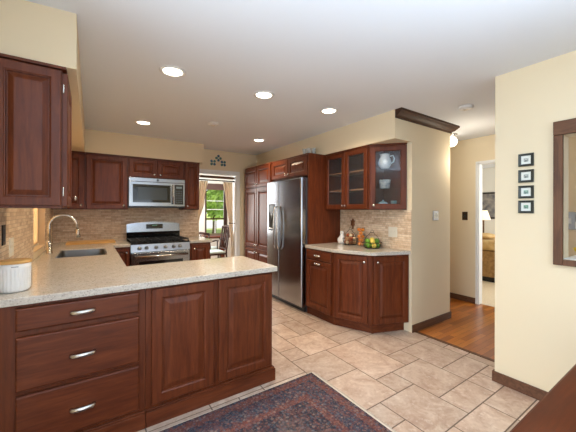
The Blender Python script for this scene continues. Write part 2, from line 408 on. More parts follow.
# ---- tile floor: Versailles pattern of a 0.203 m module, one mesh
def tile_floor():
    g = .203; X0, Y0 = 1.505, 1.160; gap = .004
    i0, i1, j0, j1 = -21, 8, -23, 23
    xmax = 3.03
    used = {}
    forced = [(0, 3, 2, 2), (0, 5, 1, 1), (1, 5, 2, 2), (3, 5, 2, 1), (2, 2, 2, 3), (2, 1, 1, 1), (0, 1, 2, 2), (3, 0, 2, 2), (5, 0, 2, 1), (1, -1, 2, 2), (0, 0, 1, 1), (3, -1, 2, 1), (0, 6, 1, 2), (1, 7, 1, 2), (5, 1, 2, 2), (4, 2, 1, 1), (4, 3, 2, 2), (5, 5, 2, 2), (3, 6, 2, 2), (-2, 4, 2, 3), (2, 7, 1, 2)]
    tiles = []
    def put(t):
        for a in range(t[2]):
            for b in range(t[3]): used[(t[0] + a, t[1] + b)] = 1
        tiles.append(t)
    for t in forced:
        if all((t[0] + a, t[1] + b) not in used for a in range(t[2]) for b in range(t[3])): put(t)
    rnd = random.Random(3)
    for j in range(j0, j1):
        for i in range(i0, i1):
            if (i, j) in used: continue
            opts = [(2, 2), (2, 2), (3, 2), (2, 3), (2, 1), (1, 2), (1, 1)]; rnd.shuffle(opts)
            for wd, hg in opts + [(1, 1)]:
                if all((i + a, j + b) not in used and i + a < i1 and j + b < j1 for a in range(wd) for b in range(hg)):
                    put((i, j, wd, hg)); break
    m = MB(); tones = []
    for i, j, wd, hg in tiles:
        xa, xb = X0 + i * g + gap / 2, X0 + (i + wd) * g - gap / 2
        ya, yb = Y0 + j * g + gap / 2, Y0 + (j + hg) * g - gap / 2
        xb = min(xb, xmax); yb = min(yb, 5.2); ya = max(ya, -3.4); xa = max(xa, -2.6)
        if xb - xa < .01 or yb - ya < .01: continue
        b = m.add([(xa, ya, -.006), (xb, ya, -.006), (xb, yb, -.006), (xa, yb, -.006), (xa + .003, ya + .003, 0), (xb - .003, ya + .003, 0), (xb - .003, yb - .003, 0), (xa + .003, yb - .003, 0)])
        for q in ((4, 5, 6, 7), (0, 1, 5, 4), (1, 2, 6, 5), (2, 3, 7, 6), (3, 0, 4, 7)): m.face([b + k for k in q])
        t = (rnd.random(), rnd.random(), rnd.random(), 1); tones += [t] * 8
    m.cur = 1; m.box(-2.6, xmax, -3.4, 5.2, -.05, -.0015); tones += [(.5, .5, .5, 1)] * 8
    o = struct('floor', m, [M['tile'], M['grout']])
    ca = o.data.color_attributes.new('tone', 'FLOAT_COLOR', 'POINT')
    for k, t in enumerate(tones): ca.data[k].color = t
tile_floor()
struct('floor_hall', B(3.032, 4.75, -3.4, 1.949, -.05, 0).box(3.801, 4.75, 1.949, 4.2, -.05, 0), M['planks'])
struct('floor_threshold', MB().prism([(3.022, -3.4), (3.058, -3.4), (3.058, 1.945), (3.022, 1.945)], -.004, .006), M['trimwood'])
struct('floor_bedroom', B(4.752, 8.2, -.1, 4.2, -.05, .004), M['carpet'])
struct('floor_nook', B(1.0, 3.9, 5.202, 8.0, -.05, 0), M['planks'])
struct('ceiling', B(-2.72, 8.32, -3.55, 8.15, H, H + .12), M['ceil'])
# ---- left wall with the sink window; unseen forward stub added to shade the soffit
wy0, wy1, wz0, wz1 = 3.42, 4.24, .965, 2.06
struct('wall_left', B(XL - .14, XL - .025, 1.45, 2.03, 0, H).box(XL - .14, XL, 2.03, wy0, 0, H).box(XL - .14, XL, wy1, 5.2, 0, H).box(XL - .14, XL, wy0, wy1, 0, wz0).box(XL - .14, XL, wy0, wy1, wz1, H), M['yellow'])
wn = MB().panel((XL - .10, wy0, 0), (0, 1), (1, 0), wy1 - wy0, wz0, wz1 - wz0, [(0, 0), (0, .04), (.05, .04), (.05, 0)], hole=True)
wn.box(XL - .095, XL - .07, wy0 + .05, wy1 - .05, 1.50, 1.53); o = struct('window_1', wn, M['white'])
struct('window_pane', B(XL - .088, XL - .083, wy0 + .05, wy1 - .05, wz0 + .05, wz1 - .05), M['glass'])
struct('trim_1', B(XL - .06, XL + .006, wy1 - .012, wy1 - .001, wz0, wz1).box(XL - .06, XL + .006, wy0 + .001, wy0 + .012, wz0, wz1).box(XL - .06, XL + .006, wy0 + .013, wy1 - .013, wz0, wz0 + .012), flat('pale_stone', (214, 188, 152), .5))
# ---- back wall with the opening to the breakfast nook
ox0, ox1, oz = 1.50, 2.255, 2.02
struct('wall_back', B(XL - .14, ox0, YB, YB + .12, 0, H).box(ox1, 3.9, YB, YB + .12, 0, H).box(ox0, ox1, YB, YB + .12, oz, H), M['yellow'])
cs = MB()
cs.box(ox1, ox1 + .062, YB - .018, YB, 0, oz + .062).box(ox0 - .02, ox1, YB - .018, YB, oz, oz + .062)
cs.box(ox1 - .012, ox1, YB, YB + .12, 0, oz).box(ox0, ox1, YB, YB + .12, oz - .012, oz)
struct('door_1', cs, M['white'])
# ---- right kitchen wall (solid closet block), its end faces the room
struct('wall_right', B(XR, 3.80, 1.95, YB, 0, H), M['yellow'])
# ---- right wall beside the camera with a framed opening
RX = 2.69; py0, py1, pz0, pz1 = -.75, .616, 1.034, 1.884
struct('wall_front_right', B(RX, RX + .12, py1, 1.026, 0, H).box(RX, RX + .12, -3.4, py0, 0, H).box(RX, RX + .12, py0, py1, 0, pz0).box(RX, RX + .12, py0, py1, pz1, H), M['yellow'])
# ---- hall, bedroom
dy0, dy1, dz = 1.18, 2.012, 2.06
struct('wall_hall', B(4.70, 4.80, dy1, 4.2, 0, H).box(4.70, 4.80, -3.4, dy0, 0, H).box(4.70, 4.80, dy0, dy1, dz, H), M['yellow'])
struct('door_2', B(4.682, 4.70, dy1 - .004, dy1 + .024, 0, dz + .024).box(4.682, 4.70, dy0 - .024, dy0 + .004, 0, dz + .024).box(4.682, 4.70, dy0, dy1, dz - .004, dz + .024)
       .box(4.70, 4.80, dy1 - .018, dy1 - .0, 0, dz).box(4.70, 4.80, dy0, dy0 + .018, 0, dz).box(4.70, 4.80, dy0, dy1, dz - .018, dz), M['white'])
struct('wall_hall_end', B(3.80, 4.80, 4.2, 4.32, 0, H), M['yellow'])
struct('wall_bedroom_back', B(8.2, 8.32, -.2, 4.32, 0, H), M['whitewall'])
struct('wall_bedroom_left', B(4.80, 8.2, 4.2, 4.32, 0, H), M['whitewall'])
struct('wall_bedroom_right', B(4.80, 5.7, -.2, -.08, 0, H).box(7.5, 8.2, -.2, -.08, 0, H).box(5.7, 7.5, -.2, -.08, 0, .8).box(5.7, 7.5, -.2, -.08, 2.15, H), M['whitewall'])
# ---- front room behind the camera
struct('wall_front', B(-2.6, -1.5, -3.52, -3.4, 0, H).box(2.1, 4.8, -3.52, -3.4, 0, H).box(-1.5, 2.1, -3.52, -3.4, 2.3, H), M['yellow'])
struct('wall_front_left', B(-2.72, -2.6, -3.52, -2.1, 0, H).box(-2.72, -2.6, 1.9, 2.15, 0, H).box(-2.72, -2.6, -2.1, -.9, 0, H).box(-2.72, -2.6, -.9, 1.9, 0, .6).box(-2.72, -2.6, -.9, 1.9, 2.1, H), M['yellow'])
struct('wall_left_return', B(-2.6, XL - .14, 2.03, 2.15, 0, H), M['yellow'])
fr = MB().panel((-1.5, -3.48, 0), (1, 0), (0, 1), 3.6, .0, 2.3, [(0, 0), (0, .05), (.06, .05), (.06, 0)], hole=True); fr.box(.25, .35, -3.48, -3.43, .06, 2.24)
struct('door_3', fr, M['white'])
fr = MB().panel((-2.68, -.9, 0), (0, 1), (1, 0), 2.8, .6, 1.5, [(0, 0), (0, .05), (.06, .05), (.06, 0)], hole=True); fr.box(-2.68, -2.63, .45, .55, .66, 2.04)
struct('window_2', fr, M['white'])
# ---- breakfast nook behind the back wall
NY = 8.0; nx0, nx1, nz0, nz1 = 2.62, 3.20, .58, 2.11
struct('wall_nook_back', B(.9, nx0, NY, NY + .12, 0, H).box(nx1, 4.0, NY, NY + .12, 0, H).box(nx0, nx1, NY, NY + .12, 0, nz0).box(nx0, nx1, NY, NY + .12, nz1, H), M['whitewall'])
struct('wall_nook_right', B(3.9, 4.02, 5.08, 8.0, 0, H), M['whitewall'])
struct('wall_nook_left', B(.88, 1.0, 5.2, 5.8, 0, H).box(.88, 1.0, 7.4, 8.0, 0, H).box(.88, 1.0, 5.8, 7.4, 0, .85).box(.88, 1.0, 5.8, 7.4, 2.15, H), M['whitewall'])  # hidden opening here is added for the nook fill light
wn = MB().panel((nx0, NY + .02, 0), (1, 0), (0, -1), nx1 - nx0, nz0, nz1 - nz0, [(0, 0), (0, .045), (.035, .045), (.035, 0)], hole=True)
wn.box(nx0 + .03, nx1 - .03, NY - .015, NY + .02, 1.105, 1.145)
wn.box(nx1, nx1 + .06, NY - .02, NY, nz0 - .06, nz1 + .05)
o = struct('window_3', wn, M['chairwood'])
mu = MB().box(nx0 + .035, nx1 - .035, NY + .0, NY + .012, 1.62, 1.638).box(nx0 + .035, nx1 - .035, NY, NY + .012, 1.38, 1.398).box((nx0 + nx1) / 2 - .008, (nx0 + nx1) / 2 + .008, NY, NY + .012, .62, 1.11)
struct('window_muntin', mu, M['white'])
struct('window_pane', B(nx0 + .035, nx1 - .035, NY + .014, NY + .018, nz0 + .035, nz1 - .035), M['glass'])
# ---- soffits
struct('ceiling_soffit_left', MB().prism([(XL, 2.022), (-.066, 1.985), (-.066, 4.732), (XL, 4.732)], S, H), M['yellow'])
struct('ceiling_soffit_back', B(XL, 1.527, 4.732, YB, S, H), M['yellow'])
struct('ceiling_soffit_right', B(2.677, XR, 1.95, YB, S, H), M['yellow'])
# ---- backsplashes
struct('wall_backsplash_left', B(XL, XL + .010, 2.03, wy0 - .001, .915, 1.371).box(XL, XL + .010, wy1 + .001, YB, .915, 1.371), M['mosaic_y'])
struct('wall_backsplash_back', B(XL + .012, 1.535, YB - .010, YB, .915, 1.40), M['mosaic_x'])
struct('wall_backsplash_right', B(XR - .010, XR, 1.952, 3.095, .915, 1.371), M['mosaic_y'])
# ---- baseboards and crown
bh = .083
struct('baseboard_right', B(RX - .014, RX, -3.4, 1.026, 0, bh).box(RX - .014, RX + .134, 1.026, 1.040, 0, bh).box(RX + .12, RX + .134, -3.4, 1.026, 0, bh), M['trimwood'], .003)
struct('baseboard_closet', B(2.985, 3.814, 1.936, 1.95, 0, bh).box(3.80, 3.814, 1.936, 4.2, 0, bh), M['trimwood'], .003)
struct('baseboard_hall', B(4.686, 4.70, dy1 + .024, 4.2, 0, bh).box(4.686, 4.70, -3.4, dy0 - .024, 0, bh), M['trimwood'], .003)
# crown moulding: profile swept along the closet end wall
prof = [(0, 0), (.012, 0), (.016, .014), (.034, .022), (.058, .046), (.070, .062), (.078, .066), (.080, .088), (0, .088)]
m = MB(); m.rings([[(2.677, 1.95 - d, H - .088 + z) for d, z in prof], [(3.80 + d, 1.95 - d, H - .088 + z) for d, z in prof], [(3.80 + d, 4.2, H - .088 + z) for d, z in prof]])
struct('trim_2', m, M['crownwood'])

# ------------------------------------------------------------------ peninsula
DX = (1, 0); NF = (0, -1)
t = thing('base_cabinet', (-.07, 2.35, 0), 'peninsula drawer cabinet with three stacked drawers at left foreground', 'cabinet', None)
B(XL + .002, .286, 2.032, 2.64, .0, .873).build('body', M['cherry'], t)
B(XL + .002, .286, 2.012, 2.031, 0, .095).box(XL + .002, .286, 2.018, 2.031, .095, .108).build('plinth', M['cherry_x'], t, bevel=.003)
for z0, z1 in ((.735, .855), (.425, .705), (.130, .402)):
    d = slab_drawer(t, (-.317, 2.031), DX, NF, .568, z0, z1 - z0, M['cherry_x'])
    bar_pull(d, (-.034, 2.010, (z0 + z1) / 2 - (.0 if z1 > .8 else .008)), DX, NF, .052)
t = thing('base_cabinet', (.75, 2.35, 0), 'peninsula end cabinet with two tall raised panels, beside the rug', 'cabinet')
B(.288, 1.214, 2.032, 2.64, .0, .873).build('body', M['cherry'], t)
B(.288, 1.236, 2.012, 2.031, 0, .095).box(.288, 1.230, 2.018, 2.031, .095, .108).box(1.215, 1.236, 2.031, 2.64, 0, .095).box(1.215, 1.230, 2.031, 2.64, .095, .108).build('plinth', M['cherry_x'], t, bevel=.003)
raised_door(t, (.321, 2.031), DX, NF, .402, .133, .729, 'panel', k=1.1)
raised_door(t, (.764, 2.031), DX, NF, .432, .133, .729, 'panel', k=1.1)

# worktop: peninsula + sink run + corner, with a cut-out for the sink
sx0, sx1, sy0, sy1 = -.275, .140, 3.47, 4.13
ZT = .914
def worktop(name, polys, label, origin):
    m = MB()
    for p in polys: m.prism(p, .875, ZT)
    o = m.build(name, M['granite'], origin=origin)
    bm = bmesh.new(); bm.from_mesh(o.data)
    bmesh.ops.remove_doubles(bm, verts=bm.verts, dist=1e-5)
    # drop coincident internal faces
    seen = {}
    for f in bm.faces: seen.setdefault(tuple(sorted(v.index for v in f.verts)), []).append(f)
    bmesh.ops.delete(bm, geom=[f for l in seen.values() if len(l) > 1 for f in l], context='FACES_ONLY')
    bmesh.ops.recalc_face_normals(bm, faces=bm.faces); bm.to_mesh(o.data); bm.free()
    b = o.modifiers.new('bevel', 'BEVEL'); b.width = .004; b.segments = 2; b.limit_method = 'ANGLE'
    return tag(o, label, 'worktop')
xe = .240; xl = XL + .011
R = lambda a, b, c, d: [(a, c), (b, c), (b, d), (a, d)]
worktop('countertop', [
    [(xl, 1.998), (sx0, 1.998), (sx0, 2.66), (xl, 2.66)], R(sx0, sx1, 1.998, 2.66), R(sx1, xe, 1.998, 2.66),
    R(xe, 1.245, 1.998, 2.66),
    R(xl, sx0, 2.66, sy0), R(sx0, sx1, 2.66, sy0), R(sx1, xe, 2.66, sy0),
    R(xl, sx0, sy0, sy1), R(sx1, xe, sy0, sy1),
    R(xl, sx0, sy1, 4.40), R(sx0, sx1, sy1, 4.40), R(sx1, xe, sy1, 4.40),
    R(xl, sx0, 4.40, 5.069), R(sx0, sx1, 4.40, 5.069), R(sx1, xe, 4.40, 5.069), R(xe, .438, 4.40, 5.069)],
    'long pale granite worktop running over the peninsula and around the sink', (.4, 2.3, .875))
worktop('countertop', [R(1.222, 1.560, 4.40, 5.069)], 'short granite worktop to the right of the gas range', (1.39, 4.7, .875))

sm = Mat('beige_shade_cloth', (222, 196, 160), .8); tr = sm.n('ShaderNodeBsdfTranslucent'); tr.inputs[0].default_value = lin((222, 196, 160)); mx = sm.n('ShaderNodeMixShader')
mx.inputs[0].default_value = .5; sm.l(sm.b.outputs[0], mx.inputs[1]); sm.l(tr.outputs[0], mx.inputs[2]); sm.l(mx.outputs[0], sm.nt.nodes['Material Output'].inputs[0])
t = thing('window_shade', (XL - .05, 3.83, wz0 + .013), 'pale beige shade lowered over the sink window', 'window shade')
B(XL - .052, XL - .050, wy0 + .016, wy1 - .016, wz0 + .034, wz1 - .04).build('cloth', sm.m, t)
B(XL - .056, XL - .046, wy0 + .016, wy1 - .016, wz0 + .016, wz0 + .033).build('bottom_rail', M['plate'], t)
MB().tube([(XL - .05, wy0 + .016, wz1 - .02), (XL - .05, wy1 - .016, wz1 - .02)], .018, 12).build('roller', M['plate'], t)
# sink
t = thing('kitchen_sink', ((sx0 + sx1) / 2, (sy0 + sy1) / 2, .67), 'stainless undermount sink set in the worktop below the faucet', 'sink')
m = MB(); loops = []
cx, cy = (sx0 + sx1) / 2, (sy0 + sy1) / 2
def rr(hx, hy, z, r=.05, k=5):
    out = []
    for qx, qy, a0 in ((1, 1, 0), (-1, 1, 90), (-1, -1, 180), (1, -1, 270)):
        for i in range(k):
            a = math.radians(a0 + 90 * i / (k - 1)); out.append((cx + qx * (hx - r) + r * math.cos(a), cy + qy * (hy - r) + r * math.sin(a), z))
    return out
hx, hy = (sx1 - sx0) / 2, (sy1 - sy0) / 2
loops = [rr(hx - .001, hy - .001, .905), rr(hx - .010, hy - .010, .905), rr(hx - .016, hy - .016, .74), rr(hx - .05, hy - .05, .715), rr(hx - .05, hy - .05, .705), rr(hx - .001, hy - .001, .705)]
m.rings(loops, close=True); m.face([6 * 0 + 3 * 20 + i for i in range(20)])
m.build('basin', M['sinksteel'], t)
MB().lathe((cx, cy, .7155), [(.001, 0), (.045, 0), (.045, .004), (.001, .006)], 20).build('drain', M['chrome'], t)

# faucet
fx, fy = -.352, 3.86
t = thing('kitchen_faucet', (fx, fy, ZT), 'tall gooseneck pull-down faucet rising behind the sink', 'faucet')
pts = [(fx, fy, ZT + .10), (fx, fy, ZT + .26)] + [(fx + .115 * (1 - math.cos(a)), fy, ZT + .28 + .115 * math.sin(a)) for a in [PI * i / 12 for i in range(12)]] + [(fx + .236, fy, ZT + .24)]
MB().tube(pts, .0125, 12).build('spout', M['nickel'], t)
MB().lathe((fx, fy, ZT), [(.030, .0005), (.030, .008), (.024, .012), (.022, .10), (.016, .115), (.013, .12)], 20).build('base', M['nickel'], t)
MB().tube([(fx + .235, fy, ZT + .245), (fx + .240, fy, ZT + .20), (fx + .248, fy, ZT + .155)], [.014, .017, .020], 12).build('spray_head', M['nickel'], t)
MB().tube([(fx, fy - .02, ZT + .075), (fx, fy - .05, ZT + .085), (fx, fy - .075, ZT + .14)], [.010, .008, .006], 10).build('lever', M['nickel'], t)

# canister
cxx, cyy = -.348, 2.185
t = thing('canister', (cxx, cyy, ZT), 'white fluted canister with pale wooden lid on the peninsula worktop', 'canister')
m = MB(); seg = 160
def fl(r, h, d): return [(cxx + (r - d * (.5 + .5 * math.cos(26 * 2 * PI * i / seg))) * math.cos(2 * PI * i / seg), cyy + (r - d * (.5 + .5 * math.cos(26 * 2 * PI * i / seg))) * math.sin(2 * PI * i / seg), ZT + h) for i in range(seg)]
m.rings([fl(.056, .001, 0), fl(.064, .006, 0), fl(.070, .02, .004), fl(.0705, .122, .004), fl(.071, .130, 0), fl(.071, .155, 0)], True).build('body', M['ceramic'], t)
lid = MB().lathe((cxx, cyy, ZT), [(.073, .156), (.074, .158), (.074, .168), (.071, .171), (.001, .171)], 48).build('lid', M['bamboo'], t)
da = math.atan2(-cyy, -cxx)
m = MB()
for k in range(7):
    a = da + (k - 3) * .06; a2 = a + .038
    m.add([]); p = [(cxx + .0718 * math.cos(q), cyy + .0718 * math.sin(q)) for q in (a, a2)]; ii = [(cxx + .0700 * math.cos(q), cyy + .0700 * math.sin(q)) for q in (a2, a)]
    m.prism(p + ii, ZT + .139, ZT + .144)
m.build('mark', M['greyside'], t)

# base cabinets of the sink run and the back run
DY = (0, 1); NE = (1, 0); NW = (-1, 0); UW = (0, -1)
t = thing('base_cabinet', (-.1, 3.5, 0), 'sink base cabinet under the left worktop, doors facing the range aisle', 'cabinet')
B(XL + .002, .205, 2.645, 4.395, .1, .70).box(XL + .002, .205, 2.645, 3.44, .70, .873).box(XL + .002, .205, 4.16, 4.395, .70, .873).box(.185, .205, 3.44, 4.16, .70, .873).build('body', M['cherry'], t)
B(XL + .002, .14, 2.645, 4.395, 0, .099).build('plinth', M['cherry_y'], t)
for y in (2.72, 3.14, 3.56, 3.98):
    d = raised_door(t, (.206, y), DY, NE, .40, .13, .72); knob(d, (.226, y + .06, .80), NE)
t = thing('base_cabinet', (.35, 4.7, 0), 'narrow base cabinet in the corner left of the range', 'cabinet')
B(.208, .438, 4.43, 5.068, .1, .873).build('body', M['cherry'], t)
B(.208, .438, 4.49, 5.068, 0, .099).build('plinth', M['cherry_x'], t)
d = raised_door(t, (.232, 4.429), DX, NF, .195, .13, .72); knob(d, (.395, 4.408, .80), NF)
t = thing('base_cabinet', (1.38, 4.7, 0), 'narrow base cabinet right of the range by the nook opening', 'cabinet')
B(1.224, 1.530, 4.43, 5.068, .1, .873).build('body', M['cherry'], t)
B(1.224, 1.530, 4.49, 5.068, 0, .099).build('plinth', M['cherry_x'], t)
d = raised_door(t, (1.245, 4.429), DX, NF, .262, .13, .72); knob(d, (1.285, 4.408, .79), NF)

# ------------------------------------------------------------------ gas range
rx0, rx1, ry0, ry1 = .444, 1.216, 4.405, 5.062
t = thing('gas_range', ((rx0 + rx1) / 2, 4.73, 0), 'stainless gas range with black grates against the back wall', 'range')
B(rx0, rx1, ry0 + .02, ry1, .02, .895).build('body', M['greyside'], t)
B(rx0, rx1, ry0, ry0 + .019, .025, .19).build('drawer', M['steel'], t, bevel=.004)
d = B(rx0, rx1, ry0 - .012, ry0 + .019, .20, .785).build('oven_door', M['steel'], t, bevel=.006)
B(rx0 + .10, rx1 - .10, ry0 - .015, ry0 - .0125, .30, .665).build('oven_window', M['blackglass'], d)
MB().tube([(rx0 + .04, ry0 - .055, .735), (rx1 - .04, ry0 - .055, .735)], .014, 12).tube([(rx0 + .07, ry0 - .055, .735), (rx0 + .07, ry0 - .012, .735)], .010, 8).tube([(rx1 - .07, ry0 - .055, .735), (rx1 - .07, ry0 - .012, .735)], .010, 8).build('handle', M['nickel'], d)
m = MB(); m.rings([[(x, ry0 - .020, .795), (x, ry0 + .0195, .795), (x, ry0 + .0195, .902), (x, ry0 + .016, .902), (x, ry0 + .008, .896)] for x in (rx0, rx1)]); pn = m.build('control_panel', M['steel'], t)
for kx in (.548, .636, .757, .880, .990, 1.075):
    MB().dirlathe((kx, ry0 - .0075, .845), (0, -1, .28), [(.026, 0), (.026, .006), (.021, .010), (.019, .030), (.014, .034), (.001, .034)], 18).build('knob', M['sinksteel'], pn)
B(rx0, rx1, ry0 + .011, ry1 - .09, .9025, .918).build('cooktop', M['blackglass'], t, bevel=.003)
for gx in (.57, .83, 1.09):
    m = MB()
    for dx in (-.115, 0, .115): m.box(gx + dx - .006, gx + dx + .006, ry0 + .04, ry1 - .12, .935, .948)
    for yy in (ry0 + .04, ry0 + .15, ry0 + .27, ry0 + .39, ry1 - .132): m.box(gx - .121, gx + .121, yy, yy + .012, .935, .948)
    for dx in (-.115, .115):
        for yy in (ry0 + .04, ry1 - .132): m.box(gx + dx - .006, gx + dx + .006, yy, yy + .012, .9185, .935)
    m.build('grate', M['iron'], t)
for gx in (.57, 1.09):
    for yy in (4.56, 4.83): MB().lathe((gx, yy, .9185), [(.045, 0), (.045, .008), (.030, .010), (.030, .015), (.001, .016)], 18).build('burner', M['iron'], t)
MB().lathe((.83, 4.70, .9185), [(.055, 0), (.055, .008), (.036, .010), (.036, .015), (.001, .016)], 18).build('burner', M['iron'], t)
m = MB()
xs = [rx0 + .004 + (rx1 - rx0 - .008) * i / 20 for i in range(21)]
def arch(x): q = (x - (rx0 + rx1) / 2) / ((rx1 - rx0) / 2); return 1.150 + .034 * (1 - q * q) if abs(q) < .98 else 1.146
lo = [(x, ry1 - .075, 1.03) for x in xs] + [(x, ry1 - .060, arch(x)) for x in reversed(xs)]
hi = [(x, ry1, 1.03) for x in xs] + [(x, ry1, arch(x) - .004) for x in reversed(xs)]
m.rings([lo, hi]); bg = m.build('backguard', M['steel'], t)
B(rx0 + .004, rx1 - .004, ry1 - .085, ry1, .919, 1.0295).build('backguard_base', M['blackglass'], t)
m = MB(); m.rings([[(x, ry1 - .0762 + .0112 * (z - 1.03) / .12 + o_, z) for x, z in ((.715, 1.075), (.955, 1.075), (.955, 1.145), (.715, 1.145))] for o_ in (-.002, .004)])
dp = m.build('display', M['blackglass'], bg)
B(.80, .87, ry1 - .0735, ry1 - .071, 1.120, 1.133).build('clock_digits', emit('dim_green_digits', (90, 130, 110), .4), dp)

# ------------------------------------------------------------------ upper cabinets, left and back
t = thing('wall_cabinet', (-.27, 2.2, 1.372), 'wall cabinet nearest the camera at upper left, above the canister', 'cabinet')
B(XL + .002, -.128, 2.003, 2.42, 1.372, 2.118).build('body', M['cherry'], t)
B(XL + .002, -.110, 1.985, 2.42, 2.1185, 2.1325).build('crown', M['cherry_x'], t)
raised_door(t, (-.400, 2.0025), DX, NF, .268, 1.385, .722, 'end_panel', k=.8)
d = raised_door(t, (-.1275, 2.01), DY, NE, .40, 1.385, .72); knob(d, (-.107, 2.375, 1.44), NE)
for z in (1.46, 2.02): MB().dirlathe((-.124, 2.006, z - .025), (0, 0, 1), [(.004, 0), (.005, .004), (.005, .046), (.004, .05)], 8).build('hinge', M['nickel'], t)
def upper(name, x0, x1, z0, doors, label, knobs):
    t = thing(name, ((x0 + x1) / 2, 4.9, z0), label, 'cabinet')
    B(x0, x1, 4.752, 5.069, z0, 2.115).build('body', M['cherry'], t)
    B(x0, x1, 4.736, 5.069, 2.1155, 2.1330).build('crown', M['cherry_x'], t)
    for (a, b), kx in zip(doors, knobs):
        d = raised_door(t, (a, 4.7515), DX, NF, b - a, z0 + .012, 2.105 - z0 - .012)
        if kx is not None: knob(d, (kx, 4.730, z0 + (.055 if b - a > .0 else 0)), NF)
    return t
upper('wall_cabinet', XL + .012, -.062, 1.372, [(-.36, -.075)], 'corner wall cabinet half hidden behind the upper left cabinet', [-.105])
upper('wall_cabinet', -.060, .441, 1.372, [(-.048, .428)], 'wide single door wall cabinet left of the microwave', [.385])
upper('wall_cabinet', .443, 1.217, 1.832, [(.455, .822), (.834, 1.205)], 'short two door wall cabinet over the microwave', [.785, .868])
upper('wall_cabinet', 1.219, 1.462, 1.372, [(1.232, 1.450)], 'narrow wall cabinet right of the microwave', [1.268])

# microwave
mx0, mx1 = .445, 1.215
t = thing('microwave_oven', (.83, 4.9, 1.40), 'stainless over-the-range microwave with dark window', 'microwave')
B(mx0, mx1, 4.70, 5.068, 1.402, 1.830).build('body', M['greyside'], t)
d = MB(); d.panel((mx0, 4.699), DX, NF, mx1 - mx0, 1.420, .355, [(0, 0), (0, .018), (.004, .022)]); d = d.build('door', M['steel'], t)
B(mx0, mx1, 4.677, 4.699, 1.777, 1.830).build('vent_band', M['steel'], t, bevel=.003)
B(mx0, mx1, 4.682, 4.699, 1.402, 1.418).build('bottom_vent', M['black'], t)
w_ = B(mx0 + .05, 1.005, 4.6735, 4.6765, 1.475, 1.735).build('window', M['blackglass'], d)
B(mx0 + .115, .955, 4.6715, 4.6733, 1.515, 1.695).build('window_mesh', flat('window_mesh', (58, 66, 72), .12), w_)
cp = B(1.065, 1.190, 4.6735, 4.6765, 1.450, 1.750).build('control_panel', M['blackglass'], d)
for r_ in range(6):
    for c_ in range(3): B(1.082 + c_ * .034, 1.102 + c_ * .034, 4.6722, 4.6735, 1.475 + r_ * .034, 1.488 + r_ * .034).build('button', M['greyside'], cp)
B(1.085, 1.170, 4.6722, 4.6735, 1.695, 1.725).build('clock', flat('display_grey', (120, 134, 138), .3), cp)
MB().tube([(1.035, 4.640, 1.455), (1.035, 4.636, 1.60), (1.035, 4.640, 1.745)], .012, 12).tube([(1.035, 4.677, 1.475), (1.035, 4.640, 1.475)], .009, 8).tube([(1.035, 4.677, 1.725), (1.035, 4.640, 1.725)], .009, 8).build('handle', M['nickel'], d)
MB().dirlathe((.825, 4.6768, 1.803), (0, -1, 0), [(.016, 0), (.016, .002), (.012, .0025), (.001, .0025)], 20).build('emblem', M['greyside'], t)

# ------------------------------------------------------------------ fridge wall
t = thing('refrigerator', (2.65, 3.56, 0), 'stainless side-by-side refrigerator with a dispenser in its left door', 'refrigerator')
fy0, fy1, fys = 3.105, 4.015, 3.665
B(2.385, 2.955, fy0, fy1, .012, 1.800).build('body', M['greyside'], t)
B(2.365, 2.384, fy0 + .01, fy1 - .01, .012, .075).build('kick_grille', M['black'], t)
def frdoor(y0, y1):
    m = MB(); pr = [(0, 0), (0, .055), (.006, .068), (.018, .073)]
    m.panel((2.372, y1), UW, NW, y1 - y0, .082, 1.725, pr); return m.build('door', M['steelv'], t)
dr = frdoor(fy0 + .002, fys - .003); dl = frdoor(fys + .003, fy1 - .002)
def frh(par, y):
    MB().tube([(2.296, y, .80), (2.262, y, .815), (2.250, y, .86), (2.244, y, 1.10), (2.250, y, 1.36), (2.262, y, 1.405), (2.296, y, 1.42)], [.012, .013, .013, .014, .013, .013, .012], 10).build('handle', M['nickel'], par)
frh(dr, fys - .045); frh(dl, fys + .045)
dsp = MB().panel((2.2995, 3.955), UW, NW, .185, 1.06, .40, [(0, 0), (0, .005), (.012, .006), (.012, .001)]).build('dispenser', M['greyside'], dl)
B(2.2975, 2.2988, 3.785, 3.938, 1.08, 1.33).build('dispenser_niche', M['blackglass'], dl)
B(2.2968, 2.2986, 3.790, 3.935, 1.345, 1.435).build('dispenser_screen', flat('dispenser_screen', (110, 122, 130), .15), dl)
B(2.275, 2.2972, 3.80, 3.925, 1.085, 1.10).build('drip_tray', M['nickel'], dl)
for y in (fy0 + .05, fy1 - .05): MB().tube([(2.41, y, .0), (2.41, y, .012)], .018, 10).build('foot', M['black'], t)

t = thing('cabinet_panel', (2.69, 3.085, 0), 'tall cherry end panel between the refrigerator and the glass cabinets', 'cabinet panel')
t2 = B(2.395, 2.978, 3.072, 3.098, 0, 2.130).build('panel', M['cherry'], t, bevel=.002)
t = thing('wall_cabinet', (2.7, 3.56, 1.83), 'two door cabinet over the refrigerator', 'cabinet')
B(2.412, 2.978, 3.100, 4.022, 1.835, 2.115).build('body', M['cherry'], t)
B(2.398, 2.978, 3.100, 4.022, 2.1155, 2.1325).build('crown', M['cherry_y'], t)
for (a, b), ky in (((3.115, 3.56), 3.53), ((3.57, 4.01), 3.60)):
    d = raised_door(t, (2.4115, b), UW, NW, b - a, 1.846, .262); knob(d, (2.391, ky, 1.885), NW)
t = thing('pantry_cabinet', (2.7, 4.49, 0), 'tall four door pantry cabinet in the corner left of the refrigerator', 'cabinet')
B(2.392, 2.978, 4.026, 4.955, .1, 2.115).build('body', M['cherry'], t)
B(2.445, 2.978, 4.026, 4.955, .0, .0995).build('plinth', M['cherry_y'], t)
B(2.378, 2.978, 4.026, 4.955, 2.1155, 2.1325).build('crown', M['cherry_y'], t)
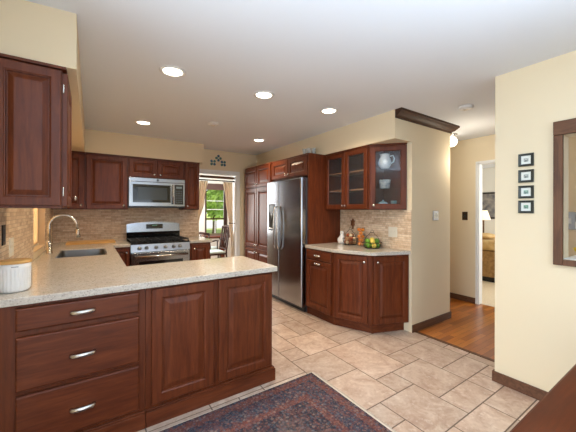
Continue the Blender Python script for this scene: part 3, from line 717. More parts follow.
for a, b, ky in ((4.04, 4.485, 4.455), (4.495, 4.945, 4.525)):
    for z0, h, kz in ((1.765, .342, 1.81), (.715, 1.030, .77), (.125, .575, .64)):
        d = raised_door(t, (2.3915, b), UW, NW, b - a, z0, h); knob(d, (2.371, ky, kz), NW)
# crystal glasses standing on top of the panel
for k, (x, y, hgt) in enumerate(((2.46, 3.155, .075), (2.54, 3.150, .085), (2.46, 3.245, .08), (2.545, 3.235, .07))):
    o = MB().lathe((x, y, 2.133), [(.026, .0), (.027, .004), (.030, hgt * .5), (.034, hgt), (.031, hgt), (.027, hgt * .5), (.023, .008), (.001, .008)], 16).build('drinking_glass', M['crystal'], origin=(x, y, 2.133))
    tag(o, 'clear crystal tumbler on top of the cabinet over the refrigerator', 'glass', 'crystal tumblers above the refrigerator')

# ------------------------------------------------------------------ right base cabinets and worktop
PA, PB, PC, PD = (2.365, 3.070), (2.372, 2.575), (2.540, 2.150), (2.978, 1.985)
def dirn(a, b):
    v = Vector((b[0] - a[0], b[1] - a[1])); L = v.length; v /= L; return (v.x, v.y), (v.y, -v.x) if False else (v.y, -v.x), L
def side(a, b):
    v = Vector((b[0] - a[0], b[1] - a[1])); L = v.length; v /= L
    n = (v.y, -v.x)
    if n[0] * -1 + n[1] * -.6 < 0: n = (-n[0], -n[1])
    return (v.x, v.y), n, L
def inset(p, n, d): return (p[0] - n[0] * d, p[1] - n[1] * d)
# drawer unit
t = thing('base_cabinet', (2.7, 2.82, 0), 'narrow drawer and door base cabinet next to the refrigerator panel', 'cabinet')
MB().prism([PA, PB, (2.968, 2.575), (2.968, 3.070)], .105, .873).build('body', M['cherry'], t)
MB().prism([(2.405, 3.070), (2.412, 2.600), (2.968, 2.600), (2.968, 3.070)], 0, .1045).build('plinth', M['cherry_y'], t)
u, n, L = side(PA, PB)
o_ = (PA[0] + u[0] * .012 + n[0] * .001, PA[1] + u[1] * .012 + n[1] * .001)
d = slab_drawer(t, o_, u, n, L - .03, .742, .118, M['cherry_y'])
mid = lambda o, u, n, a, d_, z: (o[0] + u[0] * a + n[0] * d_, o[1] + u[1] * a + n[1] * d_, z)
bar_pull(d, mid(o_, u, n, (L - .03) / 2, .021, .800), u, n, .045)
d = raised_door(t, o_, u, n, L - .03, .122, .608); bar_pull(d, mid(o_, u, n, (L - .03) / 2, .020, .700), u, n, .045)
# angled door unit
t = thing('base_cabinet', (2.75, 2.35, 0), 'angled base cabinet with a tall door in the middle of the right worktop', 'cabinet')
MB().prism([(2.373, 2.573), PC, (2.968, 2.150), (2.968, 2.573)], .105, .873).build('body', M['cherry'], t)
MB().prism([(2.413, 2.598), (2.590, 2.200), (2.968, 2.200), (2.968, 2.598)], 0, .1045).build('plinth', M['cherry_y'], t)
u, n, L = side((2.373, 2.573), PC)
o_ = mid((2.373, 2.573), u, n, .022, .001, 0)
d = raised_door(t, o_, u, n, L - .055, .122, .738); knob(d, mid(o_, u, n, L - .055 - .03, .020, .80), n)
# end unit
t = thing('base_cabinet', (2.8, 2.08, 0), 'end base cabinet with one door against the closet wall', 'cabinet')
MB().prism([PC, PD, (2.968, 2.148)], .105, .873).build('body', M['cherry'], t)
MB().prism([(2.585, 2.183), (2.978, 2.045), (2.978, 2.198), (2.592, 2.198)], 0, .1045).build('plinth', M['cherry_x'], t)
u, n, L = side(PC, PD)
o_ = mid(PC, u, n, .030, .001, 0)
d = raised_door(t, o_, u, n, L - .05, .122, .738); knob(d, mid(o_, u, n, .03, .020, .80), n)
worktop('countertop', [[(2.335, 3.071), (2.340, 2.570), (2.400, 2.380), (2.510, 2.125), (2.560, 2.088), (2.968, 1.955), (2.968, 3.071)]], 'angled granite worktop under the glass cabinets, holding the fruit', (2.7, 2.5, .875))

# ------------------------------------------------------------------ glass wall cabinets
GPROF = [(0, 0), (0, .017), (.003, .020), (.050, .020), (.058, .013), (.058, 0)]
def glass_door(par, o, u, n, w_, z0, h):
    d = MB().panel(o, u, n, w_, z0, h, GPROF, hole=True).build('door', M['cherry'], par)
    MB().obox(o, u, n, .056, w_ - .056, .004, .008, z0 + .056, z0 + h - .056).build('glass_pane', M['cabglass'], d); return d
t = thing('wall_cabinet', (2.83, 2.70, 1.372), 'two door glass front wall cabinet beside the refrigerator panel', 'cabinet')
m = MB(); y0, y1 = 2.318, 3.068
m.box(2.700, 2.966, y0, y1, 1.374, 1.394).box(2.700, 2.966, y0, y1, 2.094, 2.114).box(2.700, 2.966, y1 - .018, y1, 1.394, 2.094).box(2.700, 2.966, y0, y0 + .018, 1.394, 2.094).box(2.962, 2.968, y0, y1, 1.394, 2.094)
m.box(2.700, 2.712, 2.685, 2.705, 1.394, 2.094)
m.build('body', M['cherry'], t)
B(2.684, 2.968, y0, y1, 2.1145, 2.1325).build('crown', M['cherry_y'], t)
for z in (1.615, 1.845): B(2.722, 2.960, y0 + .019, y1 - .019, z, z + .016).build('shelf', flat('shelf_edge', (168, 120, 84), .5), t)
for (a, b), ky in (((2.330, 2.692), 2.672), ((2.700, 3.060), 2.720)):
    d = glass_door(t, (2.699, b), UW, NW, b - a, 1.384, .722); knob(d, (2.678, ky, 1.425), NW)
# angled corner cabinet
CA, CB = (2.700, 2.312), (2.975, 2.010)
t = thing('wall_cabinet', (2.86, 2.2, 1.372), 'angled glass front corner wall cabinet holding white crockery', 'cabinet')
tri = [CA, CB, (2.968, 2.300), (2.968, 2.316), (2.700, 2.316)]
poly = [CA, CB, (2.968, 2.316), (2.700, 2.316)]
u, n, L = side(CA, CB)
m = MB()
m.prism(poly, 1.374, 1.394); m.prism(poly, 2.094, 2.114)
m.box(2.962, 2.968, 2.030, 2.316, 1.394, 2.094)
m.obox(CA, u, n, 0, .03, -.016, 0, 1.394, 2.094); m.obox(CA, u, n, L - .03, L, -.016, 0, 1.394, 2.094)
m.box(2.705, 2.962, 2.3162 - .004, 2.316, 1.394, 2.094)
m.build('body', M['cherry'], t)
MB().prism([(CA[0] + n[0] * .018, CA[1] + n[1] * .018), (CB[0] + n[0] * .018, CB[1] + n[1] * .018), (2.968, 2.316), (2.700, 2.316)], 2.1145, 2.1325).build('crown', M['cherry_y'], t)
sh = [(CA[0] - n[0] * .02 + .012, CA[1] - n[1] * .02 - .004), (2.958, 2.050), (2.958, 2.308), (2.735, 2.308)]
for z in (1.615, 1.845): MB().prism(sh, z, z + .008).build('shelf', M['jar'], t)
d = glass_door(t, mid(CA, u, n, .012, .001, 0), u, n, L - .024, 1.384, .722)
knob(d, mid(CA, u, n, .045, .021, 1.425), n)

# crockery in the glass cabinets
def crock(name, x, y, z, prof, label, cat='bowl', mat=None, seg=24):
    o = MB().lathe((x, y, z), prof, seg).build(name, mat or M['ceramic'], origin=(x, y, z)); return tag(o, label, cat)
z1, z2, z3 = 1.3945, 1.6235, 1.8535
px, py = 2.865, 2.225
t = thing('pitcher', (px, py, z3), 'white pitcher on the top shelf of the corner glass cabinet', 'pitcher')
MB().lathe((px, py, z3), [(.038, .0), (.045, .004), (.068, .04), (.074, .075), (.066, .115), (.052, .14), (.056, .165), (.060, .17), (.055, .168), (.046, .14), (.060, .10), (.066, .07), (.040, .01), (.001, .008)], 28).build('body', M['ceramic'], t)
hd = (u[0], u[1])
MB().tube([(px + hd[0] * .05, py + hd[1] * .05, z3 + .145), (px + hd[0] * .090, py + hd[1] * .090, z3 + .155), (px + hd[0] * .106, py + hd[1] * .106, z3 + .12), (px + hd[0] * .098, py + hd[1] * .098, z3 + .08), (px + hd[0] * .066, py + hd[1] * .066, z3 + .06)], .0075, 10).build('handle', M['ceramic'], t)
crock('planter', px, py, z2, [(.045, 0), (.058, .004), (.060, .05), (.066, .10), (.062, .10), (.052, .01), (.001, .008)], 'pale patterned pot on the middle shelf of the corner glass cabinet', 'pot', noise_mat('blue_white_glaze', (226, 226, 222), (150, 158, 166), 30, .25))
crock('teapot', 2.845, 2.235, z1, [(.03, 0), (.05, .004), (.062, .03), (.055, .06), (.03, .075), (.008, .08), (.012, .092), (.001, .1)], 'pale blue teapot on the bottom shelf of the corner glass cabinet', 'teapot', flat('pale_blue_glaze', (150, 176, 188), .25))
crock('mug', 2.905, 2.13, z1, [(.028, 0), (.032, .003), (.034, .085), (.030, .085), (.028, .006), (.001, .006)], 'teal mug standing right of the teapot in the corner glass cabinet', 'mug', flat('teal_glaze', (96, 128, 132), .3))
crock('bowl', 2.83, 2.43, z1, [(.04, 0), (.045, .004), (.075, .05), (.072, .05), (.04, .008), (.001, .007)], 'white bowl on the bottom shelf of the two door glass cabinet', 'bowl')
crock('bowl', 2.83, 2.60, z1, [(.035, 0), (.04, .004), (.055, .04), (.052, .04), (.035, .008), (.001, .007)], 'small sage bowl left of the white bowl in the two door glass cabinet', 'bowl', flat('sage_glaze', (120, 126, 110), .4))
crock('cup', 2.83, 2.85, z1, [(.025, 0), (.035, .004), (.038, .05), (.035, .05), (.03, .008), (.001, .007)], 'white cup near the left knob in the two door glass cabinet', 'cup')

# ------------------------------------------------------------------ things on the right worktop
# white hen shaped jar
hx_, hy_ = 2.86, 2.925
t = thing('ceramic_hen', (hx_, hy_, ZT), 'white ceramic hen on the right worktop beside the cherry panel', 'figurine')
MB().lathe((hx_, hy_, ZT), [(.03, .001), (.05, .004), (.062, .04), (.058, .07), (.035, .095), (.022, .12), (.026, .145), (.020, .165), (.001, .172)], 22).build('body', M['ceramic'], t)
MB().tube([(hx_ + .03, hy_ + .03, ZT + .05), (hx_ + .05, hy_ + .055, ZT + .085), (hx_ + .055, hy_ + .062, ZT + .115)], [.03, .022, .006], 10).build('tail', M['ceramic'], t)
MB().tube([(hx_ - .02, hy_ - .01, ZT + .146), (hx_ - .04, hy_ - .02, ZT + .142)], [.007, .001], 8).build('beak', flat('beak_orange', (206, 150, 70), .5), t)
# wire basket with brown fruit
def wire_basket(x, y, r, h, hh, label):
    t = thing('wire_basket', (x, y, ZT), label, 'basket')
    m = MB(); ring = lambda rr_, z, k=24: [(x + rr_ * math.cos(2 * PI * i / k), y + rr_ * math.sin(2 * PI * i / k), ZT + z) for i in range(k + 1)]
    m.tube(ring(r * .75, .004), .003, 6).tube(ring(r, h), .0035, 6).tube(ring(r * .93, h * .5), .002, 6)
    for i in range(14):
        a = 2 * PI * i / 14; c, s_ = math.cos(a), math.sin(a)
        m.tube([(x + r * .75 * c, y + r * .75 * s_, ZT + .004), (x + r * .93 * c, y + r * .93 * s_, ZT + h * .5), (x + r * c, y + r * s_, ZT + h)], .0018, 5)
    for i in range(6):
        q = -r * .6 + i * r * .24; e = math.sqrt(max((r * .75) ** 2 - q * q, 0)); m.tube([(x + q, y - e, ZT + .004), (x + q, y + e, ZT + .004)], .0016, 5)
    m.build('basket', M['wire'], t)
    hnd = [(x, y + r * math.cos(a), ZT + h + hh * math.sin(a) * (1 if abs(math.cos(a)) > .25 else 1.18)) for a in [PI * i / 14 for i in range(15)]]
    MB().tube(hnd, .003, 6).tube([(x, y - .018, ZT + h + hh * 1.15), (x, y - .02, ZT + h + hh * 1.35), (x, y, ZT + h + hh * 1.5), (x, y + .02, ZT + h + hh * 1.35), (x, y + .018, ZT + h + hh * 1.15)], .0025, 6).build('handle', M['wire'], t)
def fruit(name, x, y, z, r, mat, label, group, cat='fruit', sz=1.0):
    o = MB().ball((x, y, z), r, 14, sz).build(name, mat, origin=(x, y, z)); tag(o, label, cat, group); return o
B1 = (2.842, 2.752)
wire_basket(*B1, .098, .085, .10, 'dark wire basket of brown nuts and gourds right of the ceramic hen')
cols = [flat('nut_brown', (140, 88, 56), .5), flat('gourd_tan', (196, 150, 104), .5), flat('gourd_rust', (170, 84, 44), .5), flat('gourd_cream', (220, 196, 160), .5)]
rn = random.Random(5); k = 0
for lay, (rad, num, z) in enumerate(((.056, 6, .034), (.0, 1, .034), (.056, 6, .082), (.0, 1, .084), (.030, 3, .126))):
    for i in range(num):
        a = 2 * PI * i / num + lay * .5
        fruit('gourd', B1[0] + rad * math.cos(a), B1[1] + rad * math.sin(a), ZT + z, .0245, cols[k % 4], 'small dried gourd heaped in the left wire basket', 'gourds in the wire basket', 'gourd'); k += 1
# tall jar of oranges
J = (2.832, 2.560)
t = thing('glass_jar', (*J, ZT), 'tall glass jar full of oranges between the two wire baskets', 'jar')
MB().lathe((*J, ZT), [(.050, .001), (.053, .004), (.053, .235), (.056, .24), (.051, .238), (.050, .235), (.049, .008), (.001, .007)], 28).build('body', M['jar'], t)
om = flat('orange_peel', (240, 138, 40), .45)
for l in range(5):
    for i in range(2):
        a = l * 1.3 + i * PI
        fruit('orange', J[0] + .0238 * math.cos(a), J[1] + .0238 * math.sin(a), ZT + .034 + l * .044, .0235, om, 'small orange in the tall glass jar', 'oranges in the glass jar')
B2 = (2.812, 2.365)
wire_basket(*B2, .112, .07, .10, 'dark wire basket of limes and lemons at the right end of the fruit row')
fm = [flat('lime_peel', (112, 160, 46), .4), flat('lime_light', (158, 190, 60), .4), flat('lime_dark', (78, 128, 40), .4), flat('lemon_peel', (232, 204, 90), .4)]
k = 0
for lay, (rad, num, z) in enumerate(((.066, 6, .036), (.0, 1, .036), (.062, 6, .086), (.0, 1, .100))):
    for i in range(num):
        a = 2 * PI * i / num + lay * .4
        lem = (k % 3 == 1)
        if lem: fruit('lemon', B2[0] + rad * math.cos(a), B2[1] + rad * math.sin(a), ZT + z, .029, fm[3], 'yellow lemon among the limes in the right wire basket', 'lemons in the right wire basket')
        else: fruit('lime', B2[0] + rad * math.cos(a), B2[1] + rad * math.sin(a), ZT + z, .029, fm[k % 3], 'green lime in the right wire basket', 'limes in the right wire basket')
        k += 1
# leaf shaped wall hook on the backsplash
m = MB(); hy2, hz2 = 2.825, 1.185
pts = [(0, .075), (.022, .045), (.045, .05), (.032, .015), (.04, -.02), (.014, -.03), (.010, -.075), (-.010, -.075), (-.014, -.03), (-.04, -.02), (-.032, .015), (-.045, .05), (-.022, .045)]
m.rings([[(XR - .0105 - d_, hy2 + a * s_, hz2 + b * s_) for a, b in pts] for d_, s_ in ((0, 1), (.006, 1), (.012, .7))])
tag(m.build('leaf_ornament', flat('copper_brown', (136, 88, 56), .4, .5), origin=(XR - .0105, hy2, hz2)), 'brown leaf ornament on the right backsplash above the gourds', 'ornament')

# cutting board on the back corner of the worktop
t = B(-.262, .285, 4.655, 4.985, ZT + .001, ZT + .024).build('cutting_board', M['bamboo'], origin=(0, 4.8, ZT + .001), bevel=.004)
tag(t, 'pale wooden cutting board lying on the worktop corner behind the sink', 'cutting board')

# ------------------------------------------------------------------ wall plates
def plate(name, p, u, n, w_, h, label, cat, mat, toggles=1, tm=None, kind='switch'):
    t = thing(name, p, label, cat)
    MB().panel((p[0] - u[0] * w_ / 2, p[1] - u[1] * w_ / 2), u, n, w_, p[2] - h / 2, h, [(0, 0.0005), (0, .003), (.004, .006)]).build('cover', mat, t)
    for k in range(toggles):
        a = (k - (toggles - 1) / 2) * .046
        if kind == 'switch':
            MB().obox(p, u, n, a - .016, a + .016, .006, .0075, p[2] - .033, p[2] + .033).obox(p, u, n, a - .005, a + .005, .0075, .016, p[2] - .004, p[2] + .012).build('toggle', tm or mat, t)
        else:
            m = MB()
            for zz in (-.02, .02): m.obox(p, u, n, a - .014, a + .014, .006, .008, p[2] + zz - .014, p[2] + zz + .014)
            m.build('socket', tm or mat, t)
    return t
plate('wall_outlet', (XL + .010, 2.33, 1.215), DY, NE, .075, .118, 'dark outlet plate on the left backsplash near the canister', 'outlet', M['black'], 1, M['greyside'], 'outlet')
plate('wall_outlet', (XL + .010, 2.53, 1.125), DY, NE, .115, .118, 'pale outlet plate on the left backsplash beyond the dark one', 'outlet', M['plate'], 2, M['plate'], 'outlet')
plate('light_switch', (XR - .010, 2.19, 1.112), UW, NW, .120, .120, 'ivory double switch plate on the right backsplash', 'switch', M['plate'], 2)
plate('light_switch', (3.462, 1.95, 1.306), DX, NF, .118, .118, 'grey steel double switch plate on the closet end wall', 'switch', M['sinksteel'], 2, M['plate'])
plate('light_switch', (4.70, 2.19, 1.288), UW, NW, .078, .125, 'bronze switch plate on the hall wall left of the bedroom door', 'switch', M['bronze'], 1, M['black'])

# ------------------------------------------------------------------ ceiling fittings
proto = None
spots = [(.526, 2.385, 'recessed ceiling light nearest the left, above the peninsula drawers'), (1.335, 2.39, 'recessed ceiling light in the middle of the near row'), (2.125, 2.375, 'recessed ceiling light at the right end of the near row'),
         (2.13, 3.965, 'recessed ceiling light in front of the refrigerator, far row'), (.536, 3.978, 'recessed ceiling light of the far row before the range soffit')]
for x, y, lab in spots:
    p = (x, y, H)
    if proto is None:
        proto = thing('recessed_light', p, lab, 'ceiling light', 'recessed lights in the kitchen ceiling')
        MB().lathe(p, [(.098, -.0005), (.098, -.006), (.078, -.010), (.070, -.004), (.070, -.0005)], 32).build('trim_ring', M['white'], proto)
        MB().lathe(p, [(.069, -.0008), (.069, -.004), (.001, -.005)], 32).build('lens', M['lens'], proto)
    else: dup(proto, p, lab)
    light('can_lamp', 'SPOT', (x, y, H - .02), 46, (1.0, .78, .52), spot_size=math.radians(150), spot_blend=.9, shadow_soft_size=.07)
def detector(x, y, lab):
    t = thing('smoke_detector', (x, y, H), lab, 'smoke detector')
    MB().lathe((x, y, H), [(.066, -.0005), (.066, -.014), (.058, -.026), (.030, -.030), (.001, -.030)], 28).build('cover', M['white'], t)
    MB().lathe((x, y, H - .0302), [(.022, 0), (.022, -.004), (.001, -.004)], 16).build('vent', M['plate'], t)
detector(1.249, 3.515, 'white smoke detector on the kitchen ceiling between far lights')
detector(3.205, 1.486, 'white smoke detector on the ceiling by the hall entrance')
gx, gy = 4.20, 2.135
t = thing('ceiling_lamp', (gx, gy, H), 'round white globe ceiling lamp in the hall, lit', 'ceiling lamp')
MB().lathe((gx, gy, H), [(.07, -.0005), (.07, -.012), (.05, -.022), (.05, -.035)], 24).build('mount', M['nickel'], t)
MB().ball((gx, gy, H - .105), .072, 22).build('globe', M['globe'], t)
light('hall_lamp', 'POINT', (gx - .25, gy - .35, H - .45), 6, (1.0, .88, .70), shadow_soft_size=.08)

# ------------------------------------------------------------------ decor tiles above the nook opening
for (x, z, lab) in ((1.906, 2.300, 'patterned blue wall tile, topmost of three above the nook opening'), (1.806, 2.212, 'patterned blue wall tile, left of three above the nook opening'), (1.996, 2.212, 'patterned blue wall tile, right of three above the nook opening')):
    t = thing('ceramic_tile', (x, YB, z), lab, 'wall tile', 'ceramic tiles above the nook opening')
    for a in range(4):
        m = MB(); ca, sa = math.cos(a * PI / 2 + (.785 if z < 2.25 else 0)), math.sin(a * PI / 2 + (.785 if z < 2.25 else 0))
        pet = [(.008, 0), (.022, .019), (.044, .023), (.056, .012), (.058, 0), (.056, -.012), (.044, -.023), (.022, -.019)]
        m.rings([[(x + (p * k + .002) * ca - q * k * sa, YB - d_, z + (p * k + .002) * sa + q * k * ca) for p, q in pet] for d_, k in ((.0005, 1), (.006, 1), (.009, .85))])
        m.build('petal', flat('blue_glaze', (52, 96, 122) if a % 2 else (70, 118, 110), .3), t)
    MB().dirlathe((x, YB - .0005, z), (0, -1, 0), [(.015, 0), (.015, .010), (.001, .013)], 12).build('centre', flat('cream_glaze', (214, 214, 190), .3), t)

# ------------------------------------------------------------------ opening: rod, valance board, curtains
RY = YB + .065
t = thing('curtain_rod', (1.9, RY, 1.90), 'black curtain rod across the nook opening', 'curtain rod')
MB().tube([(1.575, RY, 1.905), (2.225, RY, 1.905)], .011, 12).build('rod', M['black'], t)
MB().ball((2.228, RY, 1.905), .018, 12).build('finial', M['black'], t)
MB().box(2.19, 2.198, RY - .006, YB + .12 - .001, 1.898, 1.91).build('bracket', M['black'], t)
o = B(1.575, 2.235, YB + .02, YB + .04, 1.938, 1.982).build('valance_board', M['trimwood'], origin=(1.9, YB + .04, 1.938), bevel=.003)
tag(o, 'brown wooden valance strip above the black curtain rod', 'valance')
def curtain(levels, folds, label, amp=.022):
    m = MB(); nu, nv = 60, 34; uvs = []
    zs = [levels[0][0] + (levels[-1][0] - levels[0][0]) * j / nv for j in range(nv + 1)]
    def at(z):
        for (za, a0, a1), (zb, b0, b1) in zip(levels, levels[1:]):
            if za >= z >= zb - 1e-9:
                q = (za - z) / (za - zb); q = q * q * (3 - 2 * q); return a0 + (b0 - a0) * q, a1 + (b1 - a1) * q
    for j, z in enumerate(zs):
        a, b = at(z)
        for i in range(nu + 1):
            s_ = i / nu; m.v.append((a + (b - a) * s_, RY + .028 + amp * math.sin(folds * 2 * PI * s_ + .4 * math.sin(z * 5)), z))
    for j in range(nv):
        for i in range(nu): q = j * (nu + 1) + i; m.face((q, q + 1, q + nu + 2, q + nu + 1), True)
    o = m.build('curtain', M['curtain'], origin=((levels[-1][1] + levels[-1][2]) / 2, RY, levels[-1][0]))
    uv = o.data.uv_layers.new(name='UVMap')
    for lp in o.data.loops: uv.data[lp.index].uv = ((lp.vertex_index % (nu + 1)) / nu, (lp.vertex_index // (nu + 1)) / nv)
    s_ = o.modifiers.new('thick', 'SOLIDIFY'); s_.thickness = .003
    return tag(o, label, 'curtain', 'curtains in the nook opening')
curtain([(1.890, 1.60, 1.742), (1.55, 1.57, 1.69), (1.13, 1.515, 1.585), (.75, 1.515, 1.59), (.03, 1.515, 1.61)], 4, 'beige striped curtain on the left of the nook opening', .016)
curtain([(1.890, 2.035, 2.205), (1.55, 2.085, 2.215), (1.12, 2.150, 2.215), (.75, 2.185, 2.245), (.03, 2.185, 2.245)], 4, 'beige striped curtain tied back on the right of the nook opening', .016)
t = thing('curtain_tieback', (2.22, RY, 1.12), 'dark metal holdback around the right curtain', 'curtain holdback')
m = MB(); m.tube([(2.243, RY + .05, 1.12), (2.243, RY - .03, 1.12), (2.19, RY - .034, 1.12), (2.14, RY - .032, 1.125)], .006, 8); m.build('bar', M['black'], t)
MB().ball((2.138, RY - .032, 1.127), .014, 10).build('finial', M['black'], t)
o = B(nx0 + .03, nx1 - .03, NY - .035, NY - .028, 1.935, nz1 - .01).build('roller_shade', M['shade'], origin=((nx0 + nx1) / 2, NY - .03, 1.935))
tag(o, 'brown roller shade pulled up at the top of the nook window', 'window shade')

# ------------------------------------------------------------------ nook furniture
def chair(x, y, rz, label, back=1.02, sh=.46, arms=False):
    t = thing('dining_chair', (x, y, 0), label, 'chair', 'dining chairs around the nook table')
    c, s_ = math.cos(rz), math.sin(rz)
    # local: front = +a, right = +b
    P = lambda a, b, z: (x + a * c - b * s_, y + a * s_ + b * c, z)
    def bar(m, a0, b0, z0, a1, b1, z1, r): m.tube([P(a0, b0, z0), P(a1, b1, z1)], r, 8)
    for b in (-.19, .19):
        m = MB(); bar(m, .20, b, .001, .19, b, sh - .03, .018); m.build('leg', M['chairwood'], t)
        m = MB(); m.tube([P(-.23, b, .001), P(-.19, b, sh - .03), P(-.19, b, sh + .05), P(-.26, b, back)], .019, 8); m.build('leg', M['chairwood'], t)
        m = MB(); bar(m, .19, b, .2, -.20, b, .2, .011); m.build('stretcher', M['chairwood'], t)
    m = MB(); m.obox((x, y), (c, s_), (-s_, c), -.20, .215, -.215, .215, sh - .03, sh + .0); m.build('seat', M['chairwood'], t, bevel=.006)
    m = MB(); m.obox((x, y), (c, s_), (-s_, c), -.165, .205, -.205, .205, sh + .001, sh + .045); m.build('cushion', M['seatpad'], t, bevel=.018)
    m = MB(); m.tube([P(-.265, -.20, back - .03), P(-.285, 0, back), P(-.265, .20, back - .03)], .028, 8); m.build('top_rail', M['chairwood'], t)
    for b in (-.10, 0, .10):
        m = MB(); m.tube([P(-.195, b, sh + .08), P(-.225, b, (sh + back) / 2), P(-.268, b, back - .04)], .014, 6); m.build('slat', M['chairwood'], t)
    m = MB(); bar(m, -.193, -.19, sh + .08, -.193, .19, sh + .08, .014); m.build('lower_rail', M['chairwood'], t)
    if arms:
        for b in (-.215, .215):
            m = MB(); m.tube([P(-.215, b, sh + .20), P(0, b * 1.06, sh + .21), P(.12, b * 1.06, sh + .19)], .017, 8); bar(m, .10, b, sh + .19, .10, b, sh - .01, .014); m.build('arm', M['chairwood'], t)
chair(2.20, 6.08, PI, 'dark ladder back chair with a pale cushion at the nook table, right')
chair(2.24, 6.70, math.radians(42), 'dark low back armchair at the left of the nook table', back=.86, arms=True)
tx, ty = 2.84, 7.25
t = thing('dining_table', (tx, ty, 0), 'round dark wood table under the nook window', 'table')
MB().lathe((tx, ty, 0), [(.001, .700), (.50, .700), (.52, .712), (.52, .735), (.51, .742), (.001, .742)], 48).build('table_top', M['darkwood'], t)
MB().lathe((tx, ty, 0), [(.10, .06), (.06, .12), (.05, .3), (.08, .45), (.05, .55), (.12, .699)], 20).build('pedestal', M['darkwood'], t)
for a in range(4):
    c, s_ = math.cos(a * PI / 2 + .4), math.sin(a * PI / 2 + .4)
    MB().tube([(tx + c * .05, ty + s_ * .05, .12), (tx + c * .25, ty + s_ * .25, .08), (tx + c * .36, ty + s_ * .36, .022)], [.035, .03, .022], 8).build('foot', M['darkwood'], t)

# ------------------------------------------------------------------ outdoors
m = MB(); m.box(-60, 90, 8.6, 27, -.6, -.35); struct('ground', m, M['grass'])
m = MB(); m.box(-60, 90, 27.05, 50, -.6, -.34); struct('ground_road', m, M['road'])
m = MB(); m.box(-60, 90, 50.05, 160, -.6, -.33); struct('ground_far', m, M['grass'])
def tree(x, y, base, top, rad, n, label, seed, cz=None):
    t = thing('tree', (x, y, -.35), label, 'tree', 'trees outside the nook window')
    r = random.Random(seed)
    MB().tube([(x, y, -.349), (x + .05, y, base * .5), (x - .03, y, base + (top - base) * .5)], [.16, .12, .05], 8).build('trunk', M['bark'], t)
    m = MB(); cz = (base + top) / 2; hz = (top - base) / 2
    for _ in range(n):
        d = Vector((r.gauss(0, 1), r.gauss(0, 1), r.gauss(0, 1))).normalized(); k = r.uniform(.45, 1.0) ** .5
        k *= .82 + .18 * math.sin(d.x * 5 + seed) * math.cos(d.z * 6)
        p = Vector((x + d.x * rad * k, y + d.y * rad * k, cz + d.z * hz * k))
        a = Vector((r.uniform(-1, 1), r.uniform(-1, 1), r.uniform(-1, 1))).normalized(); b = a.orthogonal().normalized(); s_ = r.uniform(.10, .20) * rad / 2
        c_ = a.cross(b); i0 = m.add([p - b * s_, p + c_ * s_ * .5, p + b * s_, p - c_ * s_ * .5 + a * s_ * .2]); m.face((i0, i0 + 1, i0 + 2, i0 + 3))
    o = m.build('crown', M['leaf'], t); return t
tree(6.1, 17.0, .75, 5.2, 2.3, 4200, 'leafy green tree outside the nook window, nearer', 1)
tree(11.2, 24.0, .9, 7.5, 3.2, 3500, 'leafy green tree farther out beyond the lawn', 2)
tree(4.4, 24.5, .9, 7.0, 2.9, 3000, 'leafy green tree left of the farther one beyond the lawn', 4)

# ------------------------------------------------------------------ pictures on the right wall
art = [(206, 206, 198), (190, 196, 190), (150, 186, 170), (120, 170, 140)]
names = ['topmost', 'second', 'third', 'bottom']
for k, z in enumerate((1.742, 1.622, 1.504, 1.394)):
    t = thing('picture_frame', (RX, .822, z), '%s of the four small black framed pictures on the right wall' % names[k], 'picture', 'small framed pictures on the right wall')
    hw, hh = .046, .047
    MB().panel((RX - .0005, .822 + hw), UW, NW, 2 * hw, z - hh, 2 * hh, [(0, 0), (0, .014), (.003, .016), (.016, .013), (.016, 0)], hole=True).build('frame', flat('frame_black', (36, 40, 34), .4), t)
    B(RX - .006, RX - .001, .822 - hw + .0155, .822 + hw - .0155, z - hh + .0155, z + hh - .0155).build('mat_board', flat('mat_white', (226, 228, 220), .7), t)
    pa = MB().box(RX - .0075, RX - .0062, .822 - .014, .822 + .014, z - .013, z + .013)
    pa.build('print', noise_mat('print_%d' % k, art[k], (96, 108, 104), 60 + 11 * k, .6), t)

# ------------------------------------------------------------------ framed opening at right
t = thing('wooden_frame', (RX, 0, pz0), 'wide dark wooden frame around the opening in the right wall', 'frame')
e = .002
B(RX - .030, RX - .0005, py1 - e, py1 + .047, pz0 - .042, pz1).build('stile', M['framewood'], t, bevel=.003)
B(RX - .030, RX - .0005, py0 - .047, py0 + e, pz0 - .042, pz1).build('stile', M['framewood'], t, bevel=.003)
B(RX - .034, RX - .0005, py0 - .047, py1 + .047, pz1 + .0005, pz1 + .095).build('top_rail', wood('walnut_frame_y', (66, 40, 24), (104, 68, 44), (130, 90, 62), 'y', .5, 1.0, 0), t, bevel=.003)
B(RX - .030, RX - .0005, py0 + .003, py1 - .003, pz0 - .042, pz0 - .0015).build('bottom_rail', M['framewood'], t, bevel=.003)
o = B(RX + .0, 3.06, py0 + .002, py1 - .002, pz0 + .0005, pz0 + .004).build('sill_shelf', M['white'], origin=(2.9, 0, pz0))
o['kind'] = 'structure'; o.name = 'window_sill'
B2x = B(RX + .121, 3.06, py0 + .01, py1 - .01, pz0 - .05, pz0); struct('trim_4', B2x, M['white'])
crock('bowl', 2.965, .555, pz0 + .0045, [(.03, 0), (.04, .003), (.062, .035), (.070, .055), (.066, .055), (.05, .02), (.001, .008)], 'bright yellow bowl on the white sill of the framed opening', 'bowl', flat('yellow_glaze', (240, 208, 40), .35))
t = plate('wall_phone', (4.70, 1.02, 1.25), UW, NW, .11, .21, 'grey wall phone plate on the hall wall seen through the framed opening', 'wall phone', M['sinksteel'], 1, M['white'])
t = thing('phone_charger', (4.6995, .93, 1.20), 'white charger with hanging cord beside the wall phone', 'charger')
MB().box(4.665, 4.6990, .905, .965, 1.16, 1.24).build('body', M['white'], t, bevel=.006)
MB().tube([(4.68, .935, 1.16), (4.68, .94, 1.05), (4.685, .92, .95), (4.69, .89, .90)], .004, 8).build('cord', M['white'], t)

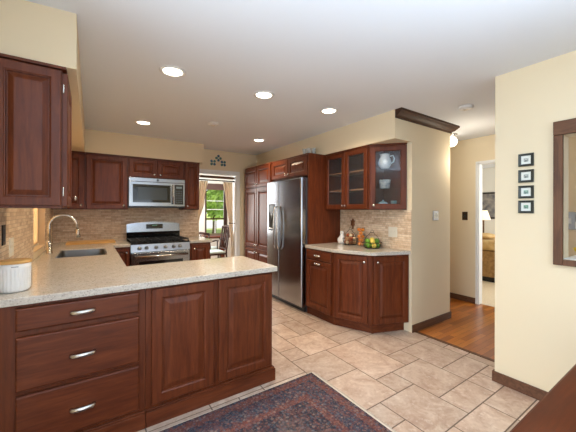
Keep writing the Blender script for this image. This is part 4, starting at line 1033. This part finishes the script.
# ------------------------------------------------------------------ foreground table
t = thing('dining_table', (1.55, -.10, 0), 'dark glossy wooden table at lower right in the foreground', 'table')
TZ = .75
m = MB().box(.62, 2.45, -.62, .335, TZ - .035, TZ); m.build('table_top', M['darkwood'], t, bevel=.008)
B(.72, 2.35, .24, .262, TZ - .12, TZ - .0355).box(.72, 2.35, -.55, -.528, TZ - .12, TZ - .0355).box(.72, .742, -.528, .24, TZ - .12, TZ - .0355).box(2.328, 2.35, -.528, .24, TZ - .12, TZ - .0355).build('apron', M['darkwood'], t)
for x in (.69, 2.38):
    for y in (-.56, .275): MB().tube([(x, y, .001), (x, y, .3), (x, y, TZ - .0355)], [.022, .030, .034], 12).build('leg', M['darkwood'], t)

# ------------------------------------------------------------------ rug
t = thing('area_rug', (1.535, 1.925, 0), 'worn dark Persian style rug on the tile floor in front of the peninsula', 'rug')
m = MB(); m.box(-.35, 1.535, .42, 1.925, .0005, .009); m.build('pile', M['rug'], t)
r = random.Random(9); m = MB(); y = .425
while y < 1.92:
    l = r.uniform(.010, .024); m.tube([(1.549, y, .004), (1.549 + l * .5, y + r.uniform(-.003, .003), .005), (1.549 + l, y + r.uniform(-.006, .006), .002)], .0022, 4, False); y += .0065
B(1.5352, 1.549, .421, 1.925, .0005, .0085).build('selvedge', M['fringe'], t)
f_ = m.build('fringe', M['fringe'], t); f_['kind'] = 'stuff'
B(-.35, 1.535, 1.9255, 1.932, .0005, .008).build('binding', M['fringe'], t)

# ------------------------------------------------------------------ bedroom beyond the hall door
t = thing('bed', (7.1, 1.9, 0), 'bed with a gold bedspread seen through the bedroom door', 'bed')
m = MB(); m.box(6.30, 8.1, .9, 2.96, .10, .60); m.build('base', M['gold'], t, bevel=.02)
m = MB(); m.box(6.28, 8.1, .88, 2.98, .605, .80); m.build('mattress', M['goldlight'], t, bevel=.06)
B(6.36, 8.1, 1.0, 2.86, .004, .0995).build('plinth', M['black'], t)
o = MB().ball((6.62, 2.70, .862), .20, 16, .3).build('pillow', M['goldlight'], origin=(6.62, 2.70, .802)); tag(o, 'pale gold cushion lying on the bed', 'cushion')
t = thing('picture_frame', (8.2, 3.30, 1.5), 'dark framed portrait picture on the bedroom wall above the bed', 'picture')
MB().panel((8.1995, 3.46), UW, NW, .42, 1.17, .66, [(0, 0), (0, .02), (.045, .02), (.045, 0)], hole=True).build('frame', flat('dark_frame', (46, 38, 34), .4), t)
B(8.188, 8.198, 3.085, 3.415, 1.215, 1.785).build('canvas', noise_mat('muted_painting', (150, 144, 138), (92, 92, 98), 9, .7), t)
t = thing('table_lamp', (7.85, 3.235, 0), 'white shaded lamp beside the bed', 'lamp')
MB().lathe((7.85, 3.235, 0), [(.14, .004), (.14, .03), (.02, .05), (.016, 1.18)], 16).build('base', M['bronze'], t)
MB().lathe((7.85, 3.235, 0), [(.15, 1.15), (.08, 1.38), (.078, 1.38), (.148, 1.15)], 24).build('shade', emit('lamp_shade', (244, 232, 210), .6), t)

for o in bpy.data.objects:
    if '_o' in o: del o['_o']
